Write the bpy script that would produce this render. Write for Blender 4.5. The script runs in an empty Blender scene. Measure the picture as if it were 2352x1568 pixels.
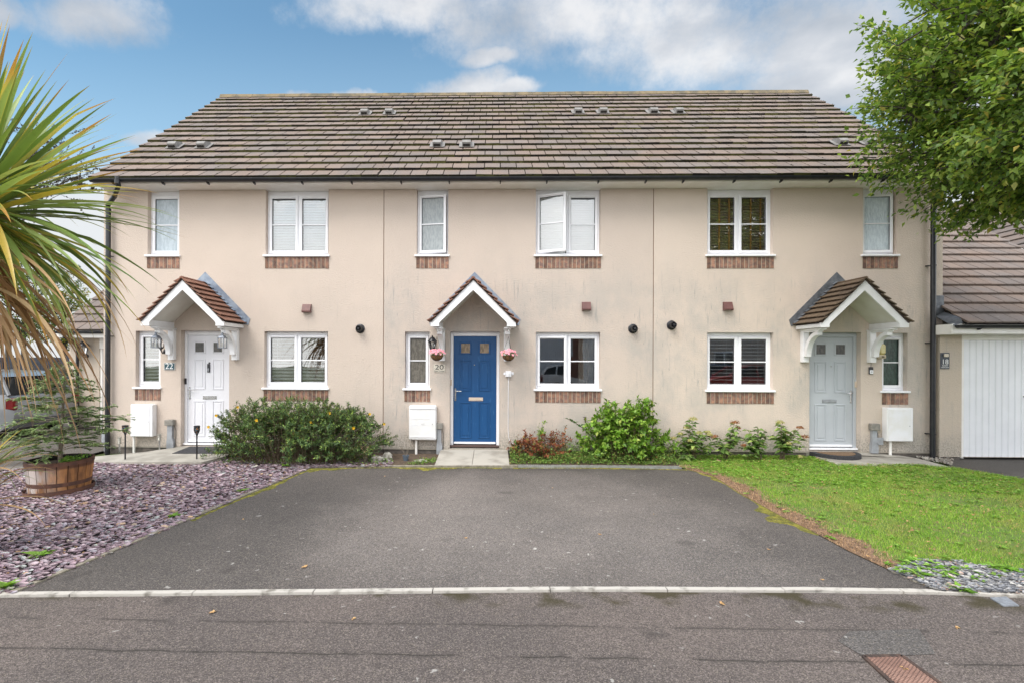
import bpy, math, random
import numpy as np
from mathutils import Vector, Matrix
R = math.radians
scene = bpy.context.scene
COL = scene.collection
rnd = random.Random(7)
rng = np.random.default_rng(11)

# ------------------------------------------------------------------ camera
F, PX, PY = 1140.0, 1105.0, 820.0          # focal length and principal point, in units of a 2352 wide picture
CH, CD = 1.81, 9.3                         # camera height, distance from the facade
YAW, ROLL = math.atan(0.0215), 0.0038
fwd = Vector((-math.sin(YAW), math.cos(YAW), 0))
r0 = Vector((math.cos(YAW), math.sin(YAW), 0))
CR = r0*math.cos(ROLL) + Vector((0, 0, 1))*math.sin(ROLL)
CU = Vector((0, 0, 1))*math.cos(ROLL) - r0*math.sin(ROLL)
CP = Vector((0, -CD, CH))
cam_d = bpy.data.cameras.new('camera'); cam = bpy.data.objects.new('camera', cam_d); COL.objects.link(cam)
m = Matrix((( CR.x, CU.x, -fwd.x, CP.x), (CR.y, CU.y, -fwd.y, CP.y), (CR.z, CU.z, -fwd.z, CP.z), (0, 0, 0, 1)))
cam.matrix_world = m
cam_d.sensor_width = 36; cam_d.lens = F/2352*36
cam_d.shift_x = (1176-PX)/2352; cam_d.shift_y = (PY-784)/2352
cam_d.clip_end = 2000; cam_d.clip_start = 0.05
scene.camera = cam

def ray(px, py):
    return fwd*F + CR*(px-PX) - CU*(py-PY)
def fp(px, py, Y=0.0):                     # a point of the photograph measured on the upright plane y = Y
    d = ray(px, py); t = (Y-CP.y)/d.y
    return CP + d*t
def gp(px, py, z=0.0):                     # a point of the photograph measured on the ground
    d = ray(px, py); t = (z-CP.z)/d.z
    return CP + d*t
def proj(p):
    d = Vector(p)-CP; f = d.dot(fwd); return (PX+F*d.dot(CR)/f, PY-F*d.dot(CU)/f)
def fx(px, Y=0.0, py=700): return fp(px, py, Y).x
def fz(py, px=1100, Y=0.0): return fp(px, py, Y).z

# ------------------------------------------------------------------ node helpers
class NT:
    def __init__(s, tree): s.t = tree; s.n = tree.nodes; s.l = tree.links
    def new(s, typ, **kw):
        n = s.n.new(typ)
        for k, v in kw.items(): setattr(n, k, v)
        return n
    def put(s, sock, v):
        if v is None: return
        if isinstance(v, bpy.types.NodeSocket): s.l.new(v, sock)
        elif isinstance(v, (tuple, list)):
            sock.default_value = tuple(v) + ((1,) if len(v) == 3 and sock.type == 'RGBA' else ())
        else: sock.default_value = v
    def m(s, op, a, b=None, c=None, clamp=False):
        n = s.new('ShaderNodeMath', operation=op, use_clamp=clamp)
        s.put(n.inputs[0], a); s.put(n.inputs[1], b); s.put(n.inputs[2], c)
        return n.outputs[0]
    def mix(s, f, a, b, blend='MIX'):
        n = s.new('ShaderNodeMix', data_type='RGBA', blend_type=blend)
        s.put(n.inputs[0], f); s.put(n.inputs[6], a); s.put(n.inputs[7], b)
        return n.outputs[2]
    def noise(s, vec, scale, detail=3, rough=.55, out=0, dist=0):
        n = s.new('ShaderNodeTexNoise'); s.put(n.inputs['Vector'], vec)
        n.inputs['Scale'].default_value = scale; n.inputs['Detail'].default_value = detail
        n.inputs['Roughness'].default_value = rough; n.inputs['Distortion'].default_value = dist
        return n.outputs[out]
    def voro(s, vec, scale, feat='F1', out=0, rand=1.0):
        n = s.new('ShaderNodeTexVoronoi', feature=feat); s.put(n.inputs['Vector'], vec)
        n.inputs['Scale'].default_value = scale; n.inputs['Randomness'].default_value = rand
        return n.outputs[out]
    def ramp(s, f, stops, interp='LINEAR'):
        n = s.new('ShaderNodeValToRGB'); s.put(n.inputs[0], f); cr = n.color_ramp; cr.interpolation = interp
        while len(cr.elements) < len(stops): cr.elements.new(.5)
        for e, (p, c) in zip(cr.elements, stops):
            e.position = p; e.color = (c, c, c, 1) if not isinstance(c, (tuple, list)) else (*c, 1)
        return n.outputs[0]
    def step(s, v, lo, hi):                # smooth step from lo to hi
        n = s.new('ShaderNodeMapRange', interpolation_type='SMOOTHSTEP'); s.put(n.inputs[0], v)
        n.inputs[1].default_value = lo; n.inputs[2].default_value = hi
        return n.outputs[0]
    def xyz(s, v):
        n = s.new('ShaderNodeSeparateXYZ'); s.put(n.inputs[0], v); return n.outputs
    def com(s, x, y, z):
        n = s.new('ShaderNodeCombineXYZ'); s.put(n.inputs[0], x); s.put(n.inputs[1], y); s.put(n.inputs[2], z); return n.outputs[0]
    def pos(s): return s.new('ShaderNodeNewGeometry').outputs['Position']
    def island(s): return s.new('ShaderNodeNewGeometry').outputs['Random Per Island']
    def scalev(s, v, sc):
        n = s.new('ShaderNodeMapping'); s.put(n.inputs[0], v); n.inputs['Scale'].default_value = sc; return n.outputs[0]

# ------------------------------------------------------------------ sky
SUN_EL, SUN_AZ = R(54), R(215)             # the sun stands high behind the photographer, to the left, behind thin cloud
world = bpy.data.worlds.new('World'); scene.world = world; world.use_nodes = True
w = NT(world.node_tree)
for n in list(w.n): w.n.remove(n)
sky = w.new('ShaderNodeTexSky', sky_type='NISHITA', sun_disc=False, sun_elevation=SUN_EL, sun_rotation=SUN_AZ,
            air_density=1.0, dust_density=0.6, ozone_density=1.5)
dirv = w.new('ShaderNodeTexCoord').outputs['Generated']
dx, dy, dz = w.xyz(dirv)
dys = w.m('MAXIMUM', dy, 0.02)
gu, gv = w.m('DIVIDE', dx, dys), w.m('DIVIDE', dz, dys)
warp = w.noise(dirv, 3.0, 6, .6, out=1)
wx, wy, wz = w.xyz(warp)
wob = w.m('MULTIPLY', w.m('SUBTRACT', wx, .5), .30)
wob2 = w.m('MULTIPLY', w.m('SUBTRACT', wy, .5), .16)
gu2, gv2 = w.m('ADD', gu, wob), w.m('ADD', gv, wob2)
blobs = [(960, 15, 280, 62), (1340, 45, 330, 115), (1620, 90, 400, 130), (1880, 120, 350, 130), (1880, 205, 280, 62), (1150, 138, 90, 26),
         (190, 38, 165, 72), (-20, 25, 80, 40), (1085, 205, 110, 46), (1190, 222, 80, 24), (760, 224, 170, 20), (345, 316, 75, 24), (2200, 150, 400, 200)]
mask = None
for bx, by, rx, ry in blobs:
    a = w.m('DIVIDE', w.m('SUBTRACT', gu2, (bx-1128)/F), rx/F)
    b = w.m('DIVIDE', w.m('SUBTRACT', gv2, (820-by)/F), ry/F)
    d2 = w.m('ADD', w.m('MULTIPLY', a, a), w.m('MULTIPLY', b, b))
    mk = w.m('SUBTRACT', 1.5, d2)
    mask = mk if mask is None else w.m('MAXIMUM', mask, mk)
edge = w.noise(dirv, 7.0, 10, .68)
mask = w.m('ADD', mask, w.m('MULTIPLY', w.m('SUBTRACT', edge, .5), 3.2))
mask = w.step(mask, -.1, 1.6)
front = w.step(dy, .05, .3)
mask = w.m('MULTIPLY', mask, front)
low = w.step(gv, .44, .30)                  # milky bank of far cloud near the horizon
low = w.m('MULTIPLY', low, front)
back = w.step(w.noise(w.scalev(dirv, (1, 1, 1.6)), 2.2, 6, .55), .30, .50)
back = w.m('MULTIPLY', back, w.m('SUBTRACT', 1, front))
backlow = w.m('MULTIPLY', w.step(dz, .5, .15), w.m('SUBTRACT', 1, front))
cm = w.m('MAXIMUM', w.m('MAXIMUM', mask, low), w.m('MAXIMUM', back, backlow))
shade = w.noise(w.scalev(dirv, (1, 1, 2.0)), 4.5, 6, .5)
ccol = w.ramp(shade, [(.36, (4.9, 5.35, 6.0)), (.5, (6.7, 6.95, 7.4)), (.60, (8.9, 8.9, 9.0))])
ccol = w.mix(w.m('MAXIMUM', low, backlow), ccol, (8.4, 8.5, 8.6))
skyc = w.mix(1.0, sky.outputs[0], (.91, 1.13, 1.04), 'MULTIPLY')
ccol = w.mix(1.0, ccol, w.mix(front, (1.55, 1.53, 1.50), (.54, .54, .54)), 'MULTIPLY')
skyc = w.mix(w.m('MULTIPLY', w.m('MULTIPLY', w.step(gv, .72, .36), front), .28), skyc, (3.6, 4.7, 5.4))
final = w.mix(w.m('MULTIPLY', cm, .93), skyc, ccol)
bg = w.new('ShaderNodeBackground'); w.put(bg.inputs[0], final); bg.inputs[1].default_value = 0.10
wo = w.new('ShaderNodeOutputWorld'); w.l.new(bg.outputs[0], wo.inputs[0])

sun_d = bpy.data.lights.new('sun', 'SUN'); sun_d.energy = 1.5; sun_d.angle = R(35); sun_d.color = (1.0, .95, .88)
sun = bpy.data.objects.new('sun', sun_d); COL.objects.link(sun)
sv = Vector((math.sin(SUN_AZ)*math.cos(SUN_EL), math.cos(SUN_AZ)*math.cos(SUN_EL), math.sin(SUN_EL)))
sun.rotation_euler = sv.to_track_quat('Z', 'Y').to_euler()
sun.location = (0, -20, 20)
vs = scene.view_settings; vs.view_transform = 'Standard'; vs.look = 'None'; vs.exposure = 0.92; vs.gamma = 1.0; vs.use_curve_mapping = False

# ------------------------------------------------------------------ materials
MT = {}
def mat(name, c1, c2=None, scale=8, rough=.7, bump=0, bscale=60, island=0, metal=0, c3=None, spec=None, detail=4, stretch=None, lo=.35, hi=.65, trans=0):
    """base colour c1 mixed to c2 by noise in world space, each island varied in value by `island`"""
    if name in MT: return MT[name]
    mt = bpy.data.materials.new(name); mt.use_nodes = True; t = NT(mt.node_tree)
    b = t.n['Principled BSDF']; p = t.pos()
    if stretch: p = t.scalev(p, stretch)
    c = c1
    if c2 is not None:
        c = t.mix(t.step(t.noise(p, scale, detail), lo, hi), c1, c2)
    if c3 is not None:
        c = t.mix(t.step(t.island(), .0, 1.0), c, c3)
    if island:
        v = t.m('ADD', 1-island, t.m('MULTIPLY', t.m('FRACT', t.m('MULTIPLY', t.island(), 17.3)), 2*island))
        c = t.mix(1.0, c, t.com(v, v, v), 'MULTIPLY')
    t.put(b.inputs['Base Color'], c); b.inputs['Roughness'].default_value = rough; b.inputs['Metallic'].default_value = metal
    if spec is not None: b.inputs['Specular IOR Level'].default_value = spec
    if bump:
        bn = t.new('ShaderNodeBump'); bn.inputs['Strength'].default_value = bump; bn.inputs['Distance'].default_value = .01
        t.put(bn.inputs['Height'], t.noise(p, bscale, 4)); t.l.new(bn.outputs[0], b.inputs['Normal'])
    if trans:
        tr = t.new('ShaderNodeBsdfTranslucent'); t.put(tr.inputs[0], c)
        ms = t.new('ShaderNodeMixShader'); ms.inputs[0].default_value = trans
        t.l.new(b.outputs[0], ms.inputs[1]); t.l.new(tr.outputs[0], ms.inputs[2]); t.l.new(ms.outputs[0], t.n['Material Output'].inputs[0])
    MT[name] = mt
    return mt

def leafmat(name, stops, rough=.5, trans=.25, var=.3, spec=.35, patch=None, tip=False):
    """leaf colours picked leaf by leaf from a ramp"""
    mt = bpy.data.materials.new(name); mt.use_nodes = True; t = NT(mt.node_tree); b = t.n['Principled BSDF']
    isl = t.island()
    c = t.ramp(isl, stops)
    if patch:                                # patches of tired and of lush growth
        p = t.pos(); c = t.mix(t.m('MULTIPLY', t.step(t.noise(p, 1.3, 5, .6), .46, .66), .75), c, patch[0])
        c = t.mix(t.m('MULTIPLY', t.step(t.noise(p, .8, 4, .6, dist=.5), .56, .72), .7), c, patch[1])
    if tip:                                  # yellow margins and scorched tips of old blades
        at_ = t.new('ShaderNodeAttribute', attribute_name='along').outputs['Fac']; ed = t.new('ShaderNodeAttribute', attribute_name='edge').outputs['Fac']
        old = t.step(t.m('FRACT', t.m('MULTIPLY', isl, 37.1)), .55, .95)
        c = t.mix(t.m('MULTIPLY', t.m('MULTIPLY', t.step(ed, .55, 1.0), old), .8), c, (.72, .52, .06))
        c = t.mix(t.m('MULTIPLY', t.step(t.m('ADD', at_, t.m('MULTIPLY', old, .22)), .88, 1.08), .9), c, (.50, .24, .06))
        c = t.mix(t.m('MULTIPLY', t.step(t.noise(t.pos(), 22, 3), .55, .75), .3), c, (.10, .13, .03))
    v = t.m('ADD', 1-var, t.m('MULTIPLY', t.m('FRACT', t.m('MULTIPLY', isl, 91.7)), 2*var))
    c = t.mix(1.0, c, t.com(v, v, v), 'MULTIPLY')
    t.put(b.inputs['Base Color'], c); b.inputs['Roughness'].default_value = rough; b.inputs['Specular IOR Level'].default_value = spec
    tr = t.new('ShaderNodeBsdfTranslucent'); t.put(tr.inputs[0], t.mix(1.0, c, (1.3, 1.35, .7), 'MULTIPLY'))
    ms = t.new('ShaderNodeMixShader'); ms.inputs[0].default_value = trans
    t.l.new(b.outputs[0], ms.inputs[1]); t.l.new(tr.outputs[0], ms.inputs[2]); t.l.new(ms.outputs[0], t.n['Material Output'].inputs[0])
    MT[name] = mt
    return mt

def render_mat(name, base, streak, grime):
    """pebbly through-coloured render with rain streaks and splash dirt"""
    mt = bpy.data.materials.new(name); mt.use_nodes = True; t = NT(mt.node_tree); b = t.n['Principled BSDF']; p = t.pos()
    x, y, z = t.xyz(p)
    c = t.mix(t.step(t.noise(p, 1.1, 4), .3, .7), base, tuple(v*.93 for v in base))
    c = t.mix(t.step(t.noise(p, 90, 2), .3, .8), c, tuple(v*.84 for v in base))
    c = t.mix(t.m('MULTIPLY', t.step(t.noise(p, 45, 3), .62, .72), .25), c, tuple(v*.72 for v in base))
    if streak:
        st = t.step(t.noise(t.com(t.m('MULTIPLY', x, 9), y, t.m('MULTIPLY', z, .8)), 2.2, 5, .6), .55, .74)
        am = t.step(t.noise(t.com(x, y, t.m('MULTIPLY', z, .7)), 1.1, 3), .40, .56)
        band = t.m('MULTIPLY', t.step(z, 3.75, 2.9), 1)
        fine = t.step(t.noise(t.com(t.m('MULTIPLY', x, 34), y, t.m('MULTIPLY', z, 5)), 1.2, 3), .62, .74)
        k = t.m('MULTIPLY', t.m('MULTIPLY', t.m('MAXIMUM', st, t.m('MULTIPLY', fine, 1.1)), am), t.m('MULTIPLY', band, streak), clamp=True)
        c = t.mix(k, c, (.30, .285, .27))
        film = t.m('MULTIPLY', t.m('MULTIPLY', t.step(t.noise(t.scalev(p, (1, 1, .8)), 1.1, 6, .68), .40, .66), t.step(z, 4.2, 2.4)), t.m('MULTIPLY', streak, .62))
        c = t.mix(film, c, (.40, .385, .36))
    if grime:
        g = t.m('MULTIPLY', t.step(t.m('ADD', z, t.m('MULTIPLY', t.noise(p, 3, 4), .5)), .85, .28), grime)
        sp = t.step(t.noise(p, 34, 4, .7), .42, .60)
        c = t.mix(t.m('MULTIPLY', g, sp), c, (.20, .19, .17))
        c = t.mix(t.m('MULTIPLY', g, .35), c, (.36, .34, .29))
    t.put(b.inputs['Base Color'], c); b.inputs['Roughness'].default_value = .93; b.inputs['Specular IOR Level'].default_value = .2
    bn = t.new('ShaderNodeBump'); bn.inputs['Strength'].default_value = .55; bn.inputs['Distance'].default_value = .012
    h = t.m('ADD', t.noise(p, 55, 3), t.m('MULTIPLY', t.noise(t.scalev(p, (1, 1, 1.8)), 22, 3), .8))
    t.put(bn.inputs['Height'], h); t.l.new(bn.outputs[0], b.inputs['Normal'])
    MT[name] = mt
    return mt

def asphalt(name, c1, c2, kind):
    mt = bpy.data.materials.new(name); mt.use_nodes = True; t = NT(mt.node_tree); b = t.n['Principled BSDF']; p = t.pos()
    x, y, z = t.xyz(p)
    c = t.mix(t.step(t.noise(p, .55, 5, .6), .34, .66), c1, c2)
    grain = t.voro(p, 150, out=1); gx, gy, gz = t.xyz(grain)
    c = t.mix(1.0, c, t.ramp(gx, [(0, .55), (.45, .88), (.8, 1.18), (1, 1.75)]), 'MULTIPLY')
    c = t.mix(t.m('MULTIPLY', t.step(gy, .90, .96), .5), c, (.34, .29, .235))
    c = t.mix(t.m('MULTIPLY', t.step(t.noise(p, 60, 3), .60, .75), .5), c, (.025, .025, .026))
    spots = t.voro(t.mix(.12, p, t.noise(p, 14, 3, out=1)), 7.5); keep = t.step(t.noise(p, .9, 3), .42, .58)
    c = t.mix(t.m('MULTIPLY', t.m('MULTIPLY', t.step(spots, .13, .06), keep), .75), c, (.46, .44, .41))
    oil = t.m('MULTIPLY', t.step(t.voro(t.mix(.2, p, t.noise(p, 5, 3, out=1)), 1.5), .16, .03), .45)
    c = t.mix(oil, c, (.04, .036, .034))
    if kind == 'road':
        wv = t.m('MULTIPLY', t.m('SUBTRACT', t.noise(p, 1.6, 5, .65), .5), .09)
        for y0, wd, k in ((-5.93, .007, .62), (-6.28, .006, .85)):
            d = t.m('ABSOLUTE', t.m('SUBTRACT', t.m('ADD', y, wv), y0))
            brk = t.step(t.noise(p, 2.3, 3), .38, .50)
            wn = t.m('MULTIPLY', d, t.m('ADD', .35, t.m('MULTIPLY', t.noise(p, 9, 4, .7), 1.6)))
            c = t.mix(t.m('MULTIPLY', t.m('MULTIPLY', t.step(wn, wd*2.4, wd*.1), brk), k*.85), c, (.028, .025, .022))
            c = t.mix(t.m('MULTIPLY', t.m('MULTIPLY', t.step(d, .05, .0), brk), .22), c, (.05, .045, .04))
        mo = t.m('MULTIPLY', t.step(t.m('ADD', y, t.m('MULTIPLY', t.noise(p, 4, 5), .34)), -5.55, -5.33), t.step(t.noise(p, 2.0, 4), .48, .6))
        c = t.mix(t.m('MULTIPLY', mo, .8), c, (.05, .042, .016))
    else:
        nz = t.m('MULTIPLY', t.m('SUBTRACT', t.noise(p, .9, 5, .6), .5), 2.2)
        ex = t.m('DIVIDE', t.m('SUBTRACT', x, .5), 2.4); ey = t.m('DIVIDE', t.m('ADD', y, 3.7), 2.3)
        wear = t.step(t.m('ADD', t.m('ADD', t.m('MULTIPLY', ex, ex), t.m('MULTIPLY', ey, ey)), nz), 1.5, .0)
        c = t.mix(t.m('MULTIPLY', wear, .62), c, t.mix(1.0, c, (2.0, 2.0, 2.0), 'MULTIPLY'))
        top_dark = t.m('MULTIPLY', t.step(t.m('ADD', y, t.m('MULTIPLY', t.noise(p, 2.2, 5, .65), .8)), -1.05, -.75), .5)  # tarmac darker towards the house end
        c = t.mix(top_dark, c, (.055, .048, .040))
        fade = t.step(t.noise(p, .35, 3), .4, .6)
        c = t.mix(t.m('MULTIPLY', fade, .25), c, (.075, .068, .063))
    t.put(b.inputs['Base Color'], c); b.inputs['Roughness'].default_value = .9; b.inputs['Specular IOR Level'].default_value = .25
    bn = t.new('ShaderNodeBump'); bn.inputs['Strength'].default_value = .8; bn.inputs['Distance'].default_value = .006
    t.put(bn.inputs['Height'], t.voro(p, 150)); t.l.new(bn.outputs[0], b.inputs['Normal'])
    MT[name] = mt
    return mt

def glass_mat(name, refl=.06, tint=(1, 1, 1)):
    mt = bpy.data.materials.new(name); mt.use_nodes = True; t = NT(mt.node_tree)
    t.n.remove(t.n['Principled BSDF'])
    tr = t.new('ShaderNodeBsdfTransparent'); t.put(tr.inputs[0], tint)
    gl = t.new('ShaderNodeBsdfGlossy'); gl.inputs['Roughness'].default_value = .008
    fr = t.new('ShaderNodeFresnel'); fr.inputs[0].default_value = 1.5
    bn = t.new('ShaderNodeBump'); bn.inputs['Strength'].default_value = .06; bn.inputs['Distance'].default_value = .02
    t.put(bn.inputs['Height'], t.noise(t.pos(), 1.6, 2)); t.l.new(bn.outputs[0], gl.inputs['Normal'])
    ms = t.new('ShaderNodeMixShader'); t.put(ms.inputs[0], t.m('ADD', t.m('MULTIPLY', fr.outputs[0], 1.8), refl, clamp=True))
    t.l.new(tr.outputs[0], ms.inputs[1]); t.l.new(gl.outputs[0], ms.inputs[2]); t.l.new(ms.outputs[0], t.n['Material Output'].inputs[0])
    MT[name] = mt
    return mt

# ------------------------------------------------------------------ mesh helpers
def root_loc(o):
    L = Vector((0, 0, 0))
    while o is not None: L = L + o.location; o = o.parent
    return L
def link(name, me, material, parent=None, loc=None, smooth=False):
    o = bpy.data.objects.new(name, me); COL.objects.link(o)
    if material: me.materials.append(material)
    off = Vector((0, 0, 0))
    if parent is not None: o.parent = parent; off = root_loc(parent)
    elif loc is not None: off = Vector(loc); o.location = off
    if off.length > 0: me.transform(Matrix.Translation(-off))
    if smooth: me.polygons.foreach_set('use_smooth', [True]*len(me.polygons))
    return o
def tag(o, label=None, cat=None, group=None, kind=None):
    for k, v in (('label', label), ('category', cat), ('group', group), ('kind', kind)):
        if v: o[k] = v
    return o
def empty(name, loc, label, cat, group=None):
    o = bpy.data.objects.new(name, None); COL.objects.link(o); o.location = loc; o.empty_display_size = .1
    return tag(o, label, cat, group)

class MB:
    def __init__(s, M=None): s.v = []; s.f = []; s.M = M
    def add(s, vs, fs, M=None):
        b = len(s.v); mm = M or s.M
        for v in vs: s.v.append(tuple(mm @ Vector(v)) if mm else tuple(v))
        s.f += [tuple(i+b for i in f) for f in fs]; return s
    def box(s, x0, x1, y0, y1, z0, z1, M=None, bev=0):
        x0, x1 = min(x0, x1), max(x0, x1); y0, y1 = min(y0, y1), max(y0, y1); z0, z1 = min(z0, z1), max(z0, z1)
        b = min(bev, (x1-x0)*.45, (y1-y0)*.45, (z1-z0)*.45)
        if b <= 0:
            vs = [(x, y, z) for x in (x0, x1) for y in (y0, y1) for z in (z0, z1)]
            return s.add(vs, [(0, 1, 3, 2), (4, 6, 7, 5), (0, 4, 5, 1), (2, 3, 7, 6), (0, 2, 6, 4), (1, 5, 7, 3)], M)
        vs = []; idx = {}
        for i, x in enumerate((x0, x1)):
            for j, y in enumerate((y0, y1)):
                for k, z in enumerate((z0, z1)):
                    sx, sy, sz = (1 if i == 0 else -1), (1 if j == 0 else -1), (1 if k == 0 else -1)
                    for a in range(3):
                        idx[i, j, k, a] = len(vs)
                        vs.append((x+(0 if a == 0 else sx*b), y+(0 if a == 1 else sy*b), z+(0 if a == 2 else sz*b)))
        fs = []
        for a in range(3):
            for e in (0, 1):
                q = []
                for (u, v) in ((0, 0), (1, 0), (1, 1), (0, 1)):
                    ijk = [0, 0, 0]; ijk[a] = e; ijk[(a+1) % 3] = u; ijk[(a+2) % 3] = v
                    q.append(idx[(*ijk, a)])
                fs.append(tuple(q if e else q[::-1]))
        for a in range(3):
            b1, b2 = (a+1) % 3, (a+2) % 3
            for u in (0, 1):
                for v in (0, 1):
                    A = [0, 0, 0]; B = [0, 0, 0]; A[a] = 0; B[a] = 1; A[b1] = B[b1] = u; A[b2] = B[b2] = v
                    q = (idx[(*A, b1)], idx[(*B, b1)], idx[(*B, b2)], idx[(*A, b2)])
                    fs.append(q if (u == v) == False else q[::-1])
        for i in (0, 1):
            for j in (0, 1):
                for k in (0, 1):
                    q = (idx[i, j, k, 0], idx[i, j, k, 1], idx[i, j, k, 2])
                    fs.append(q if (i+j+k) % 2 == 1 else q[::-1])
        return s.add(vs, fs, M)
    def prism(s, poly, a0, a1, axis='y', M=None):
        """polygon in the two other axes, extruded from a0 to a1"""
        n = len(poly); vs = []
        for a in (a0, a1):
            for (u, v) in poly:
                vs.append({'y': (u, a, v), 'x': (a, u, v), 'z': (u, v, a)}[axis])
        fs = [tuple(range(n))[::-1], tuple(range(n, 2*n))] + [(i, (i+1) % n, n+(i+1) % n, n+i) for i in range(n)]
        return s.add(vs, fs, M)
    def tube(s, pts, r, n=8, M=None, cap=True):
        pts = [Vector(p) for p in pts]; rs = r if isinstance(r, (list, tuple)) else [r]*len(pts)
        vs = []; prev = None
        for i, p in enumerate(pts):
            d = (pts[min(i+1, len(pts)-1)]-pts[max(i-1, 0)])
            d = d.normalized() if d.length > 1e-9 else Vector((0, 0, 1))
            if prev is None:
                a = Vector((0, 0, 1)) if abs(d.z) < .9 else Vector((1, 0, 0))
                u = d.cross(a).normalized()
            else:
                u = (prev - d*prev.dot(d)); u = u.normalized() if u.length > 1e-6 else d.orthogonal().normalized()
            prev = u; vv = d.cross(u)
            for k in range(n):
                an = 2*math.pi*k/n; vs.append(tuple(p+(u*math.cos(an)+vv*math.sin(an))*rs[i]))
        fs = []
        for i in range(len(pts)-1):
            for k in range(n):
                fs.append((i*n+k, i*n+(k+1) % n, (i+1)*n+(k+1) % n, (i+1)*n+k))
        if cap: fs += [tuple(range(n))[::-1], tuple(range((len(pts)-1)*n, len(pts)*n))]
        return s.add(vs, fs, M)
    def lathe(s, prof, c=(0, 0, 0), n=24, M=None, a0=0, a1=2*math.pi):
        """prof: (radius, height) pairs about the z axis through c"""
        full = abs(a1-a0-2*math.pi) < 1e-6; k = n if full else n+1; vs = []
        for (r, z) in prof:
            for i in range(k):
                a = a0+(a1-a0)*i/n; vs.append((c[0]+r*math.cos(a), c[1]+r*math.sin(a), c[2]+z))
        fs = []
        for j in range(len(prof)-1):
            for i in range(n):
                i2 = (i+1) % k
                fs.append((j*k+i, j*k+i2, (j+1)*k+i2, (j+1)*k+i))
        return s.add(vs, fs, M)
    def build(s, name, material, parent=None, loc=None, smooth=False, label=None):
        me = bpy.data.meshes.new(name); me.from_pydata(s.v, [], s.f); me.update()
        if smooth == 'auto':
            o = link(name, me, material, parent, loc)
            me.polygons.foreach_set('use_smooth', [True]*len(me.polygons)); me.set_sharp_from_angle(angle=R(35))
        else: o = link(name, me, material, parent, loc, smooth)
        if label: o['label'] = label
        return o

def np_mesh(name, V, Fc, material, parent=None, loc=None, smooth=False):
    """V (n,3), Fc (m,k): every face the same number of corners"""
    me = bpy.data.meshes.new(name); k = Fc.shape[1]
    me.vertices.add(len(V)); me.vertices.foreach_set('co', V.astype(np.float32).ravel())
    me.loops.add(Fc.size); me.loops.foreach_set('vertex_index', Fc.astype(np.int32).ravel())
    me.polygons.add(len(Fc)); me.polygons.foreach_set('loop_start', np.arange(0, Fc.size, k, dtype=np.int32))
    me.update(calc_edges=True); me.validate()
    return link(name, me, material, parent, loc, smooth)

def unit(a): return a/np.maximum(np.linalg.norm(a, axis=-1, keepdims=True), 1e-9)
def leaves(P, A, N, L, W, fold=.25):
    """leaf blades: base P, axis A, normal N, length L, width W; a folded six-cornered blade of 4 triangles"""
    n = len(P); A = unit(A); N = unit(N - (N*A).sum(1, keepdims=True)*A); S = np.cross(A, N)
    L = np.broadcast_to(L, (n,))[:, None]; W = np.broadcast_to(W, (n,))[:, None]
    v = np.stack([P, P+A*L*.38-S*W*.5+N*W*fold, P+A*L*.45, P+A*L*.38+S*W*.5+N*W*fold, P+A*L-N*L*.10], 1)
    b = (np.arange(n)*5)[:, None]
    f = np.concatenate([b+np.array([[0, 2, 1]]), b+np.array([[0, 3, 2]]), b+np.array([[1, 2, 4]]), b+np.array([[2, 3, 4]])], 1).reshape(-1, 3)
    return v.reshape(-1, 3), f
def blades(P, A, L, W):
    n = len(P); A = unit(A); S = unit(np.cross(A, np.array([0, 0, 1.])+rng.normal(0, .3, (n, 3))))
    L = np.broadcast_to(L, (n,))[:, None]; W = np.broadcast_to(W, (n,))[:, None]
    v = np.stack([P-S*W/2, P+S*W/2, P+A*L], 1); b = (np.arange(n)*3)[:, None]
    return v.reshape(-1, 3), b+np.array([[0, 1, 2]])
def in_poly(x, y, poly):
    c = np.zeros(len(x), bool); n = len(poly)
    for i in range(n):
        (x0, y0), (x1, y1) = poly[i], poly[i-1]
        k = ((y0 > y) != (y1 > y)) & (x < (x1-x0)*(y-y0)/((y1-y0) if y1 != y0 else 1e-9)+x0)
        c ^= k
    return c
def scatter(poly, n):
    a = np.array(poly); lo, hi = a.min(0), a.max(0); xs = []; ys = []; t = 0
    while t < n:
        x = rng.uniform(lo[0], hi[0], n); y = rng.uniform(lo[1], hi[1], n); k = in_poly(x, y, poly)
        xs.append(x[k]); ys.append(y[k]); t += k.sum()
    return np.concatenate(xs)[:n], np.concatenate(ys)[:n]
def G(pts, z=0.0): return [tuple(gp(x, y, z).xy) for x, y in pts]
def dup(root, loc, label=None, group=None, rz=None):
    def cp(o, par):
        c = o.copy(); COL.objects.link(c); c.parent = par
        for ch in [k for k in bpy.data.objects if k.parent == o]: cp(ch, c)
        return c
    c = cp(root, None); c.location = loc
    if rz is not None: c.rotation_euler.z = rz
    if label: c['label'] = label
    if group: c['group'] = group
    return c
# ------------------------------------------------------------------ colours
UPVC = mat('white_plastic', (.90, .90, .93), (.87, .87, .90), 6, .35, .03)
UPVC_OLD = mat('aged_white_plastic', (.90, .88, .85), (.84, .81, .77), 4, .45, .04)
BLACKP = mat('black_plastic', (.012, .013, .018), (.022, .022, .026), 12, .32, .03)
BRICKM = mat('soldier_brick', (.33, .18, .12), (.16, .10, .085), 14, .9, .5, 90, island=.35)
MORTAR = mat('mortar', (.56, .48, .38), (.46, .40, .32), 30, .95, .3)
PLINTH = mat('plinth_brick', (.16, .135, .12), (.09, .08, .07), 9, .95, .5, 60)
CONC = mat('concrete', (.40, .375, .33), (.29, .27, .235), 3.2, .9, .25, 80)
CONCD = mat('weathered_concrete', (.50, .47, .42), (.22, .20, .17), 16, .92, .4, 90)
LEAD = mat('lead', (.20, .24, .31), (.31, .36, .43), 7, .45, .15, 30, metal=.3)
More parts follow.
